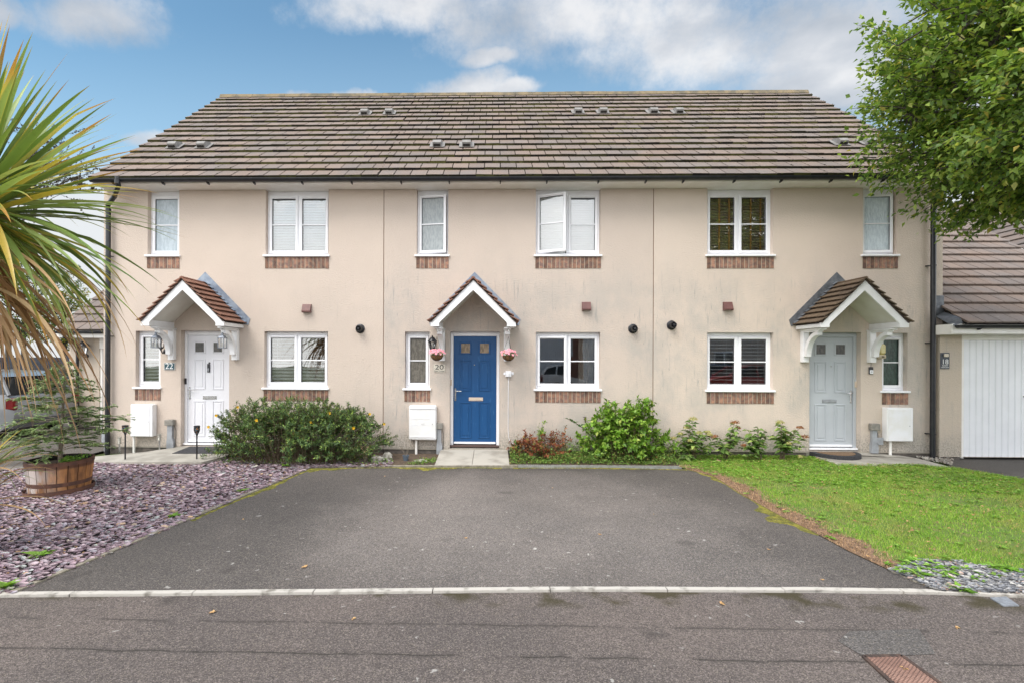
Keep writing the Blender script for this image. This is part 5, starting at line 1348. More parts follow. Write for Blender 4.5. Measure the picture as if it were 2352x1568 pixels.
# ------------------------------------------------------------------ cordyline palms in the left foreground
CORD = leafmat('cordyline_leaf', [(0, (.13, .20, .05)), (.3, (.20, .29, .07)), (.55, (.30, .40, .13)), (.78, (.44, .50, .21)), (.92, (.68, .52, .09)), (1, (.58, .38, .08))], rough=.38, trans=.25, var=.25, spec=.5, tip=True)
CDEAD = leafmat('cordyline_dead', [(0, (.28, .15, .07)), (.5, (.46, .28, .14)), (.8, (.60, .42, .24)), (1, (.20, .10, .05))], rough=.7, trans=.1, var=.3)
CTRUNK = mat('cordyline_bark', (.16, .125, .095), (.09, .07, .055), 15, .95, .8, 30)
def ribbon(V, Fc, base, d, L, Wd, droop, n=12, twist=0, kink=None):
    d = Vector(d).normalized(); p = Vector(base); step = L/n; s = d.cross(Vector((0, 0, 1))); s = s.normalized() if s.length > .1 else Vector((1, 0, 0))
    s = (Matrix.Rotation(twist, 3, d) @ s); b = len(V)
    for i in range(n+1):
        t = i/n; w_ = Wd*(.55+1.2*t if t < .32 else (.934 if t < .45 else .934*max(0, (1-t)/.55)**.9)); nn = s.cross(d).normalized()
        if nn.z < 0: nn = -nn
        V += [tuple(p-s*w_/2+nn*w_*.13), tuple(p-nn*w_*.05), tuple(p+s*w_/2+nn*w_*.13)]
        if i < n: Fc += [(b+3*i, b+3*i+1, b+3*i+4, b+3*i+3), (b+3*i+1, b+3*i+2, b+3*i+5, b+3*i+4)]
        k = droop*(.3+1.6*t*t)
        if kink and abs(t-kink) < .5/n: k += .9
        d = (d+Vector((0, 0, -1))*k*step*2).normalized(); s = (s-d*s.dot(d)).normalized(); p = p+d*step
def cordyline(loc, zc, n_green, n_dead, L, Wd, label, el_g=(-42, 86), green_droop=.27, dead_el=(-65, -5)):
    r = empty('cordyline', loc, label, 'palm', 'cordyline palms at the left edge'); c = Vector((loc[0], loc[1], zc))
    V = []; Fc = []
    for i in range(n_green):
        a = i*2.39996+rnd.uniform(-.2, .2); el = R(el_g[0]+(el_g[1]-el_g[0])*(rnd.random()**.85)); l = L*rnd.uniform(.78, 1.08)
        d = (math.cos(a)*math.cos(el), math.sin(a)*math.cos(el), math.sin(el)); dr = green_droop*(.45 if el > R(25) else (1.0 if el > R(0) else 1.7))*rnd.uniform(.5, 1.4)
        ribbon(V, Fc, c+Vector(d)*.05+Vector((0, 0, rnd.uniform(-.12, .1))), d, l, Wd*rnd.uniform(.8, 1.15), dr, twist=rnd.uniform(-.5, .5), kink=rnd.uniform(.5, .8) if rnd.random() < .15 else None)
    o = np_mesh('green_leaves', np.array(V), np.array(Fc), CORD, r, smooth=True); nv = len(V); k_ = np.arange(nv)
    for nm, val in (('along', ((k_ % 39)//3)/12.0), ('edge', np.where(k_ % 3 == 1, 0.0, 1.0))):
        at_ = o.data.attributes.new(nm, 'FLOAT', 'POINT'); at_.data.foreach_set('value', val.astype(np.float32))
    V = []; Fc = []
    for i in range(n_dead):
        a = i*2.39996+rnd.uniform(-.3, .3); el = R(rnd.uniform(*dead_el)); l = L*rnd.uniform(.75, 1.2)
        d = (math.cos(a)*math.cos(el), math.sin(a)*math.cos(el), math.sin(el))
        ribbon(V, Fc, c+Vector((0, 0, rnd.uniform(-.48, -.02)*L))+Vector(d)*.06, d, l, Wd*rnd.uniform(.30, .62), rnd.uniform(.25, 1.1)*(1.4/L)**.5, twist=rnd.uniform(-1.2, 1.2), kink=rnd.uniform(.3, .7) if rnd.random() < .3 else None)
    np_mesh('dead_leaves', np.array(V), np.array(Fc), CDEAD, r, smooth=True)
    t = MB(); t.tube([(loc[0], loc[1], -.05), (loc[0]+.03, loc[1], zc*.4), (loc[0]-.02, loc[1]+.02, zc*.75), (loc[0], loc[1], zc)], [.13, .10, .085, .07], 12); t.build('trunk', CTRUNK, r, smooth='auto')
    return r
pz = 4.35-CD
cordyline((fx(-70, pz), pz, 0), fz(480, -70, pz), 340, 130, 1.60, .072, 'tall cordyline palm with a big head of spiky leaves, cut by the left edge')
cordyline((fx(-62, pz+.1), pz+.1, 0), fz(1090, -62, pz+.1), 46, 60, .62, .026, 'low side shoot of the palm with yellowing leaves drooping to the slate', el_g=(-5, 60), green_droop=1.5, dead_el=(0, 60))

# ------------------------------------------------------------------ barrel planter and little conifer
bp = gp(138, 1126); BX, BY = bp.x, bp.y
br = empty('barrel_planter', (BX, BY, 0), 'weathered half barrel planter with rusty hoops on the slate', 'planter')
def barrel_mat():
    mt = bpy.data.materials.new('barrel_wood'); mt.use_nodes = True; t = NT(mt.node_tree); b = t.n['Principled BSDF']; p = t.pos(); x, y, z = t.xyz(p)
    c = t.mix(t.step(t.noise(t.scalev(p, (1, 1, .25)), 14, 5, .6), .35, .65), (.42, .19, .065), (.20, .09, .04))
    pale = t.m('MULTIPLY', t.step(t.noise(t.scalev(p, (1, 1, .5)), 5, 4), .36, .52), t.step(x, BX+.30, BX-.05))
    c = t.mix(t.m('MULTIPLY', pale, .8), c, (.50, .47, .46))
    c = t.mix(t.m('MULTIPLY', t.step(z, .33, .36), .8), c, (.085, .035, .022))
    v = t.m('ADD', .75, t.m('MULTIPLY', t.island(), .5)); c = t.mix(1.0, c, t.com(v, v, v), 'MULTIPLY')
    t.put(b.inputs['Base Color'], c); b.inputs['Roughness'].default_value = .8
    bn = t.new('ShaderNodeBump'); bn.inputs['Strength'].default_value = .4; bn.inputs['Distance'].default_value = .01; t.put(bn.inputs['Height'], t.noise(t.scalev(p, (1, 1, .1)), 60, 4)); t.l.new(bn.outputs[0], b.inputs['Normal']); return mt
BW = barrel_mat(); ns = 20; H_ = .435; b = MB()
def brad(z): return .325+.045*(z/H_)
for i in range(ns):
    a0_, a1_ = 2*math.pi*i/ns+.012, 2*math.pi*(i+1)/ns-.012; vs = []; ks = 4
    for k in range(ks+1):
        z = H_*k/ks
        for rr in (brad(z), brad(z)-.028):
            for q in range(4): a = a0_+(a1_-a0_)*q/3; vs.append((BX+rr*math.cos(a), BY+rr*math.sin(a), z))
    fs = []
    for k in range(ks):
        o_ = k*8
        for q in range(3): fs += [(o_+q, o_+q+1, o_+8+q+1, o_+8+q), (o_+4+q+1, o_+4+q, o_+12+q, o_+12+q+1)]
        fs += [(o_, o_+8, o_+12, o_+4), (o_+3, o_+7, o_+15, o_+11)]
    o_ = ks*8; fs += [(o_+q, o_+q+1, o_+4+q+1, o_+4+q) for q in range(3)]
    b.add(vs, fs)
b.build('staves', BW, br)
HOOP = mat('rusty_hoop', (.10, .052, .04), (.16, .075, .05), 12, .75, .4, 50, metal=.2)
for (z0, z1, tilt, dr_, ox) in ((.115, .165, .0, .004, 0), (.012, .062, .05, .045, .0), (.385, .425, 0, .003, 0)):
    b = MB(Matrix.Translation((BX+ox, BY, 0)) @ Matrix.Rotation(-tilt, 4, 'Y')); b.lathe([(brad(z0)+dr_, z0), (brad(z1)+dr_, z1), (brad(z1)+dr_-.003, z1+.001), (brad(z0)+dr_-.003, z0), (brad(z0)+dr_, z0)], n=40); b.build('hoop', HOOP, br, smooth='auto')
b = MB(); b.lathe([(0, .385), (.30, .375), (.335, .37)], (BX, BY, 0), 24); b.build('soil', EARTH, br)
b = MB(); b.lathe([(brad(0)-.03, .0), (brad(H_)-.03, H_)], (BX, BY, 0), 24); b.build('lining', UNDER, br)
NEED = leafmat('fir_needles', [(0, (.17, .27, .10)), (.5, (.29, .41, .16)), (.85, (.44, .55, .23)), (1, (.48, .52, .30))], rough=.55, trans=.08)
cf = empty('young_fir', (BX+.0, BY, .38), 'small bare branched fir tree growing in the barrel', 'conifer')
tr = MB(); tr.tube([(BX, BY, .36), (BX+.01, BY, .8), (BX+.05, BY, 1.3), (BX+.06, BY, 1.68)], [.028, .020, .012, .005], 8); tr.build('trunk', STEMG, cf, smooth='auto')
tw = MB(); P = []; A = []
def needles(cv, den, L=.024):
    for k in range(len(cv)-1):
        a_, b2 = np.array(cv[k]), np.array(cv[k+1]); d = b2-a_; ln = np.linalg.norm(d); d = d/max(ln, 1e-6); m_ = int(ln*den)
        for _ in range(m_):
            P.append(a_+(b2-a_)*rnd.random()); s_ = np.cross(d, [0, 0, 1.]); s_ = s_/max(np.linalg.norm(s_), 1e-3); A.append(s_*rnd.choice((-1, 1))*rnd.uniform(.5, 1)+d*.7+np.array([0, 0, rnd.uniform(.0, .5)]))
for wi, (z, rad, nb) in enumerate(((.55, .52, 6), (.68, .66, 8), (.80, .62, 8), (.93, .60, 9), (1.06, .52, 8), (1.18, .44, 8), (1.30, .38, 7), (1.42, .32, 7), (1.53, .20, 6), (1.64, .13, 5))):
    for i in range(nb):
        a = i*2*math.pi/nb+wi*.7+rnd.uniform(-.25, .25); r = rad*rnd.uniform(.75, 1.12); zz = z+rnd.uniform(-.03, .03)
        tip = np.array([BX+.03+math.cos(a)*r, BY+math.sin(a)*r, zz+rnd.uniform(-.06, .08)]); cv = curve((BX+.02, BY, zz), tip, (0, 0, .03), 7)+rng.normal(0, .006, (7, 3)); tw.tube(cv, [.007, .006, .005, .004, .0035, .003, .002], 4, cap=False); needles(cv[3:], 700)
        for j in range(2, 7):
            for sd in (-1, 1):
                l2 = r*rnd.uniform(.22, .42)*(1.1-j*.09); a2 = a+sd*rnd.uniform(.6, .95); t2 = np.array(cv[j])+np.array([math.cos(a2)*l2, math.sin(a2)*l2, rnd.uniform(-.04, .03)]); c2 = curve(cv[j], t2, (0, 0, .01), 4); tw.tube(c2, .0022, 3, cap=False); needles(c2[(0 if rnd.random() < .4 else 2):], 800)
tw.build('branches', mat('fir_twig', (.48, .42, .36), (.34, .28, .22), 15, .85), cf)
V, Fc = leaves(np.array(P), np.array(A), np.tile([0, 0, 1.], (len(P), 1)), rng.uniform(.028, .052, len(P)), .014, fold=.1); np_mesh('foliage', V, Fc, NEED, cf)
n = 260; a = rng.uniform(-.3, 1.9, n)-.6; r = rng.uniform(.05, .30, n); P = np.stack([BX+.03+r*np.cos(a), BY+r*np.sin(a)-.02, .40+rng.random(n)*.06], 1); V, Fc = leaves(P, rng.normal(0, 1, (n, 3))*[1, 1, .3], np.tile([0, -.3, 1.], (n, 1)), rng.uniform(.025, .045, n), .026)
tag(np_mesh('seedling_weeds', V, Fc, WEED, loc=(BX, BY, .39)), 'bright green weeds growing in the barrel soil', 'weed')

# ------------------------------------------------------------------ street tree at the right
TL = leafmat('hornbeam_leaf', [(0, (.085, .155, .035)), (.35, (.15, .24, .05)), (.65, (.25, .35, .075)), (.88, (.40, .49, .12)), (.97, (.46, .45, .12)), (1, (.55, .42, .10))], rough=.42, trans=.45, var=.25, spec=.45)
BARK = mat('tree_bark', (.10, .085, .07), (.06, .05, .042), 12, .9, .7, 40)
def tree(name, label, base, cc, cr, nclump, per, L, lm, bark, tr=.11, group=None, limbs=12, seed=1, lower=-1.0, asp=.58, keep=None, drop=.15):
    rr = random.Random(seed); rg = np.random.default_rng(seed)
    root = empty(name, base, label, 'tree', group); t = MB(); c = Vector(cc); B = Vector(base); fork = Vector((B.x+rr.uniform(-.1, .1), B.y, max(B.z+.6, c.z-cr[2]*.9)))
    t.tube([B+Vector((0, 0, -.1)), B.lerp(fork, .5)+Vector((.03, 0, 0)), fork, fork.lerp(c, .6), c+Vector((0, 0, cr[2]*.6))], [tr*1.2, tr, tr*.85, tr*.55, tr*.15], 10)
    mains = []
    for i in range(limbs):
        a = i*2.4+rr.uniform(-.3, .3); el = rr.uniform(-.25, .9); d = Vector((math.cos(a)*math.cos(el)*cr[0], math.sin(a)*math.cos(el)*cr[1], math.sin(el)*cr[2]))*.78
        s = fork.lerp(c+Vector((0, 0, cr[2]*.3)), rr.uniform(0, .8)); e = c+d; cv = [Vector(q) for q in curve(s, e, (0, 0, .12*cr[2]), 7)]; t.tube(cv, [tr*.35*(1-.13*k) for k in range(7)], 6, cap=False); mains.append(cv)
    P = []; A = []; N = []
    for i in range(nclump):
        u = rg.normal(0, 1, 3); u /= np.linalg.norm(u)
        if u[2] < lower: continue
        rad = rr.uniform(.45, 1.0)**.55; bump = 1+.10*math.sin(u[0]*5+seed)+.09*math.sin(u[1]*7+u[2]*6)+rr.uniform(-.06, .08)
        tip = np.array([c.x+u[0]*cr[0]*rad*bump, c.y+u[1]*cr[1]*rad*bump, c.z+u[2]*cr[2]*rad*bump])
        if keep and not keep(tip): continue
        out = unit((u+np.array([0, 0, .15]))[None])[0]; ln = rr.uniform(.35, .65)*min(cr)*.42; st_ = tip-out*ln
        cv = curve(st_, tip, (0, 0, .03), 6); t.tube(cv, [.009, .007, .006, .005, .004, .003], 4, cap=False)
        if i % 3 == 0:
            mcv = min(mains, key=lambda m_: min((Vector(st_)-q).length for q in m_)); q = min(mcv, key=lambda q: (Vector(st_)-q).length); t.tube([q, q.lerp(Vector(st_), .5)+Vector((0, 0, .05)), Vector(st_)], [.016, .012, .009], 4, cap=False)
        for _ in range(per):
            tt = rr.random()**.8; f = tt*5; i0 = min(int(f), 4); p = cv[i0]+(cv[i0+1]-cv[i0])*(f-i0)+rg.normal(0, .055*min(cr)/2, 3)
            P.append(p); o_ = rg.normal(0, .7, 3)+out*.7; o_[2] -= drop; A.append(o_); N.append(np.array([0, 0, 1.])+out*.5+rg.normal(0, .4, 3))
    n = len(P); LL = rg.uniform(.65, 1.15, n)*L; V, Fc = leaves(np.array(P), np.array(A), np.array(N), LL, LL*asp, fold=.18)
    t.build('trunk', bark, root, smooth='auto'); np_mesh('crown', V, Fc, lm, root)
    return root
TY = -3.35
tc = (7.16, TY, fz(170, 2400, TY))
tree('street_tree', 'leafy green tree overhanging the lawn from the right edge', (7.5, TY, 0), tc, (2.28, 2.2, 2.45), 1950, 44, .092, TL, BARK, tr=.11, limbs=22, seed=5,
     keep=lambda p: p[2] > 2.0+(.216+.078*max(0, 6.5-p[0]))*(p[1]+CD))
ATL = leafmat('autumn_leaf', [(0, (.16, .20, .03)), (.5, (.28, .30, .05)), (.8, (.42, .38, .08)), (1, (.45, .25, .06))], rough=.6, trans=.4)
DTL = leafmat('far_green_leaf', [(0, (.06, .10, .02)), (.6, (.12, .18, .035)), (1, (.25, .25, .06))], rough=.6, trans=.3)
def at(px, py, Y): return tuple(fp(px, py, Y))
for (px, py, Y, r, z_, lm, lab, sd) in ((55, 690, 11, 2.3, 1.9, DTL, 'rounded green tree turning yellow behind the left garage', 11), (150, 735, 13, 1.6, 1.4, ATL, 'small yellow leaved tree showing over the black fence', 12), (-70, 640, 9, 2.6, 2.6, DTL, 'dense tree behind the palm at the left edge', 13)):
    c_ = at(px, py, Y); tree('garden_tree', lab, (c_[0], c_[1], -.05), c_, (r, r, z_), 260, 26, .10, lm, BARK, tr=.10, group='trees behind the left garage', seed=sd)
# airy twiggy tree against the sky
wr = at(20, 600, 6); r_ = empty('twiggy_tree', (wr[0], wr[1], -.05), 'thin twiggy tree with tiny leaves against the sky behind the palm', 'tree')
t = MB(); t.tube([(wr[0], wr[1], -.05), (wr[0], wr[1], 3), at(40, 480, 6)], [.09, .07, .03], 8); P = []; A = []
for (px, py) in [(110, 300), (150, 305), (60, 330), (90, 360), (130, 350), (175, 345), (190, 390), (220, 400), (230, 420), (160, 420), (200, 440), (120, 400), (80, 420), (50, 380), (150, 380), (100, 450), (180, 470), (235, 445), (140, 320), (75, 300)]:
    s_ = np.array(at(20+rnd.uniform(0, 60), 470+rnd.uniform(-60, 60), 6)); e = np.array(at(px, py, 6+rnd.uniform(-.8, .8))); cv = curve(s_, e, (0, 0, .35), 9)+rng.normal(0, .02, (9, 3)); t.tube(cv, [.016-.0016*k for k in range(9)], 3, cap=False)
    subs = [cv]
    for _ in range(7):
        j = rnd.randint(2, 7); d = cv[min(j+1, 8)]-cv[j]; d = d/np.linalg.norm(d)+rng.normal(0, .5, 3); c2 = curve(cv[j], cv[j]+d*rnd.uniform(.3, .8), (0, 0, .02), 5); t.tube(c2, .004, 3, cap=False); subs.append(c2)
    for c2 in subs:
        for _ in range(45):
            f = rnd.random()*(len(c2)-1); i0 = int(f); P.append(c2[i0]+(c2[min(i0+1, len(c2)-1)]-c2[i0])*(f-i0)); A.append(rng.normal(0, 1, 3))
t.build('trunk', BARK, r_); n = len(P); V, Fc = leaves(np.array(P), np.array(A), rng.normal(0, 1, (n, 3)), .055, .035)
np_mesh('crown', V, Fc, leafmat('tiny_dark_leaf', [(0, (.05, .045, .03)), (1, (.12, .09, .05))], trans=.1), r_)

# ------------------------------------------------------------------ fence, brick house, cars
FENCE = mat('fence_dark', (.022, .026, .038), (.04, .045, .06), 8, .8, .2)
y_ = 5.6; xa, xb = fx(60, y_), fx(172, y_)+.3; xa -= 2.4
fr_ = empty('fence', ((xa+xb)/2, y_, -.05), 'dark blue black close boarded fence behind the silver car', 'fence')
b = MB(); x = xa
while x < xb: b.box(x, x+.098, y_+rnd.uniform(0, .012), y_+.03, .0, fz(820, 150, y_)+rnd.uniform(-.01, .01)); x += .106
b.build('board', FENCE, fr_)
b = MB(); x = xa
while x < xb: b.box(x, x+.1, y_+.035, y_+.13, -.05, fz(820, 150, y_)+.05); x += 1.8
for z in (.3, 1.5): b.box(xa, xb, y_+.031, y_+.0345, z, z+.08)
b.build('fence_post', FENCE, fr_)
def brick_mat():
    mt = bpy.data.materials.new('brick_wall'); mt.use_nodes = True; t = NT(mt.node_tree); b = t.n['Principled BSDF']; x, y, z = t.xyz(t.pos())
    bt = t.new('ShaderNodeTexBrick'); t.put(bt.inputs['Vector'], t.com(t.m('ADD', x, y), z, 0.0)); bt.inputs['Color1'].default_value = (.33, .12, .07, 1); bt.inputs['Color2'].default_value = (.22, .085, .05, 1); bt.inputs['Mortar'].default_value = (.38, .33, .28, 1)
    bt.inputs['Scale'].default_value = 1; bt.inputs['Brick Width'].default_value = .225; bt.inputs['Row Height'].default_value = .075; bt.inputs['Mortar Size'].default_value = .006
    t.put(b.inputs['Base Color'], bt.outputs[0]); b.inputs['Roughness'].default_value = .9; return mt
BRW = brick_mat()
def simple_building(name, label, cat, x0, x1, y0, y1, ze, zr, gable_x, wallm, wins=(), doors=(), group=None):
    g = empty(name, ((x0+x1)/2, (y0+y1)/2, -.05), label, cat, group); b = MB(); b.box(x0, x1, y0, y1, -.05, ze)
    if gable_x: xm = (x0+x1)/2; b.prism([(x0, ze), (x1, ze), (xm, zr)], y0+.001, y1-.001, 'y')
    b.build('wall', wallm, g); t = MB()
    if gable_x:
        xm = (x0+x1)/2
        for sg, xe in ((-1, x0-.3), (1, x1+.3)):
            S = Vector((xm-xe, 0, zr+.1-(ze-.1))); L_ = S.length; tile_slope(t, (xe, y0-.2, ze-.12), (0, 1, 0), S.normalized(), 0, y1-y0+.4, L_, tw=.6, gauge=.34)
    else:
        ym = (y0+y1)/2
        for ye in (y0-.3, y1+.3):
            S = Vector((0, ym-ye, zr-(ze-.1))); tile_slope(t, (x0-.2, ye, ze-.1), (1, 0, 0), S.normalized(), 0, x1-x0+.4, S.length, tw=.6, gauge=.34)
        b = MB(); b.prism([(y0, ze), (y1, ze), (ym, zr-.08)], x0, x1, 'x'); b.build('gable', wallm, g)
    t.build('roof', TILE, g)
    for (a, b2, c, d, yy) in wins:
        f = MB(); s = .012 if yy > (y0+y1)/2 else -.012
        lo, hi = sorted((yy, yy+s*3)); f.box(a, b2, lo, hi, c, c+.07); f.box(a, b2, lo, hi, d-.07, d); f.box(a, a+.07, lo, hi, c+.07, d-.07); f.box(b2-.07, b2, lo, hi, c+.07, d-.07); f.box((a+b2)/2-.04, (a+b2)/2+.04, lo, hi, c+.07, d-.07)
        w_ = f.build('window', UPVC, g); q = MB(); lo, hi = sorted((yy+s*.3, yy+s)); q.box(a+.07, b2-.07, lo, hi, c+.07, d-.07); q.build('pane', mat('far_pane', (.05, .06, .07), None, rough=.08), w_)
    for (a, b2, c, d, yy) in doors:
        f = MB(); s = 1 if yy > (y0+y1)/2 else -1; k = a
        while k < b2-.05: lo, hi = sorted((yy+s*.01, yy+s*.04)); f.box(k+.004, k+.101, lo, hi, c, d); k += .105
        f.build('garage_door', MT['garage_door_white'], g)
    return g
simple_building('brick_house', 'red brick house partly seen behind the tree and garage at the right', 'house', 16.2, 23, 5.5, 14, 5.2, 8.2, True, BRW, [(17.4, 18.8, 3.2, 4.4, 5.5)])
simple_building('brick_garages', 'brick garage block with white doors across the road', 'garage block', -4, 8.6, -25, -19.5, 3.5, 5.2, False, BRW, doors=[(2.9, 4.7, 1.9, 3.1, -19.5), (5.3, 7.8, 0, 3.0, -19.5), (-1.6, 1.4, 0, 3.0, -19.5)])  # the raised first panel is white cladding above brick, not a door
simple_building('rendered_house', 'pale rendered house across the road', 'house', 11.2, 19, -27, -19.8, 4.6, 6.4, True, REN[2], [(13, 14.2, .9, 2.2, -19.8), (16, 17.2, .9, 2.2, -19.8)])

def car(label, M_, paintm, base):
    r = empty('parked_car', base, label, 'car')
    L_, Wd = 4.25, 1.78; hw = Wd/2
    # side profile, nose towards +x: lower body
    low = [(-2.05, .30), (-2.12, .55), (-2.10, .78), (-2.02, .92), (-1.9, .99), (.72, .97), (1.45, .88), (1.95, .74), (2.10, .58), (2.12, .38), (2.02, .24), (1.75, .22), (-1.85, .22)]
    roof = [(-1.98, .98), (-1.72, 1.36), (-1.45, 1.46), (-.4, 1.50), (.15, 1.44), (.80, .97)]
    secs = [(-hw, .95), (-hw+.03, 1), (0, 1), (hw-.03, 1), (hw, .95)]
    b = MB(M_); n = len(low); vs = []; fs = []
    for (y, k) in secs:
        for (x, z) in low: vs.append((x*k if abs(x) > 1.9 else x, y, z if .3 < z < .9 else z*(.985 if k < 1 else 1)))
    for j in range(len(secs)-1):
        for i in range(n): fs.append((j*n+i, j*n+(i+1) % n, (j+1)*n+(i+1) % n, (j+1)*n+i))
    fs += [tuple(range(n))[::-1], tuple(range((len(secs)-1)*n, len(secs)*n))]
    b.add(vs, fs)
    # roof shell and pillars
    ins = .17; m_ = len(roof); vs = []
    def rp_(x, z, sg): k = (z-.97)/.53; return (x, sg*(hw-.05-ins*k), z)
    top = [(-1.72, 1.36), (-1.45, 1.46), (-.4, 1.50), (.15, 1.44)]
    vs = [rp_(x, z, -1) for x, z in top]+[rp_(x, z, 1) for x, z in top]+[rp_(x, z-.04, -1) for x, z in top]+[rp_(x, z-.04, 1) for x, z in top]
    b.add(vs, [(0, 1, 5, 4), (1, 2, 6, 5), (2, 3, 7, 6), (8, 9, 1, 0), (9, 10, 2, 1), (10, 11, 3, 2), (12, 13, 5, 4), (13, 14, 6, 5), (14, 15, 7, 6)])
    for sg in (-1, 1):
        for (p, q_) in (((-1.99, .97), (-1.70, 1.38)), ((-.55, .97), (-.5, 1.48)), ((.82, .95), (.13, 1.45)), ((-1.35, .97), (-1.32, 1.46))): b.tube([rp_(*p, sg), rp_(*q_, sg)], .035, 6)
    bo = b.build('body', paintm, r, smooth='auto')
    g = MB(M_); gr = [(-1.95, .985), (-1.70, 1.34), (-1.45, 1.43), (-.4, 1.465), (.12, 1.41), (.76, .975)]; k = len(gr)
    vs = [(x, sg*(abs(rp_(x, z, 1)[1])-.012), z) for sg in (-1, 1) for x, z in gr]; g.add(vs, [tuple(range(k)), tuple(range(k, 2*k))[::-1]]+[(i, i+1, k+i+1, k+i) for i in range(k-1)])
    g.build('windows', mat('car_glass', (.012, .015, .018), None, rough=.05), r)
    for sx in (-1.32, 1.30):
        for sg in (-1, 1):
            Mw = M_ @ Matrix.Translation((sx, sg*(hw-.10), .32)) @ Matrix.Rotation(R(90), 4, 'X')
            w_ = MB(Mw); w_.lathe([(.20, -.10), (.30, -.105), (.325, -.08), (.325, .08), (.30, .105), (.20, .10)], n=24); wo_ = w_.build('wheel', mat('tyre', (.02, .02, .02), None, rough=.85), r, smooth='auto')
            q = MB(Mw); q.lathe([(0, .085), (.05, .09), (.07, .07), (.19, .075), (.205, .095), (.205, -.095), (.19, -.075), (0, -.085)], n=20); q.build('rim', STEEL, wo_, smooth='auto')
            a = MB(M_); N_ = 14; a.add([(sx+.37*math.cos(math.pi*i/N_), sg*(hw+.003), .30+.37*math.sin(math.pi*i/N_)) for i in range(N_+1)]+[(sx+.325*math.cos(math.pi*i/N_), sg*(hw+.003), .30+.325*math.sin(math.pi*i/N_)) for i in range(N_+1)], [(i, i+1, N_+2+i, N_+1+i) for i in range(N_)]); a.build('wheel_arch', BLACKP, r)
    for sg in (-1, 1):
        t = MB(M_); t.box(-2.14, -1.93, sg*(hw-.16)+.05, sg*(hw-.16)+.163, .66, .92, bev=.03) if sg > 0 else t.box(-2.14, -1.93, -(hw+.003), -(hw-.11), .66, .92, bev=.03); t.build('tail_light', mat('tail_red', (.10, .006, .008), (.16, .012, .012), 4, .12), r)
        t = MB(M_); t.box(1.85, 2.09, sg*(hw-.17)-.15, sg*(hw-.17)+.15, .60, .72, bev=.03); t.build('headlight', mat('headlight', (.7, .72, .75), None, rough=.08), r)
        t = MB(M_); t.box(.55, .72, sg*hw-.02 if sg > 0 else -hw-.17, sg*hw+.17 if sg > 0 else -hw+.02, .93, 1.06, bev=.04); t.build('wing_mirror', paintm, r)
    t = MB(M_); t.box(-2.13, -2.121, -.26, .26, .60, .71); t.build('number_plate', mat('plate_yellow', (.34, .29, .10), None, rough=.4), r); t = MB(M_); t.box(2.10, 2.131, -.26, .26, .36, .47); t.build('number_plate', mat('plate_white', (.7, .7, .68), None, rough=.4), r)
    t = MB(M_); t.box(-2.15, -1.6, -hw+.02, hw-.02, .225, .42, bev=.05); t.build('bumper', mat('bumper_dark', (.05, .05, .055), None, rough=.5), r)
    return r
def paint(name, c): 
    m_ = mat(name, c, None, rough=.28, metal=.0); m_.node_tree.nodes['Principled BSDF'].inputs['Coat Weight'].default_value = .8; return m_
def place(x, y, a): return Matrix.Translation((x, y, -.01)) @ Matrix.Rotation(R(a), 4, 'Z')
sx = fx(17, .95)
car('silver car parked behind the palm, its tail light showing', place(sx-2.05, 1.75, 183), paint('silver_paint', (.17, .175, .185)), (sx-2.05, 1.75, -.01))
car('white car parked across the road in front of the brick garages', place(2.4, -14.6, 0), paint('white_paint', (.72, .72, .72)), (2.4, -14.6, -.01))
car('red car parked across the road by the pale rendered house', place(11.6, -14.2, 180), paint('red_paint', (.38, .012, .015)), (11.6, -14.2, -.01))
car('blue car parked across the road behind the red car', place(12.6, -17.2, 0), paint('blue_paint', (.03, .10, .22)), (12.6, -17.2, -.01))

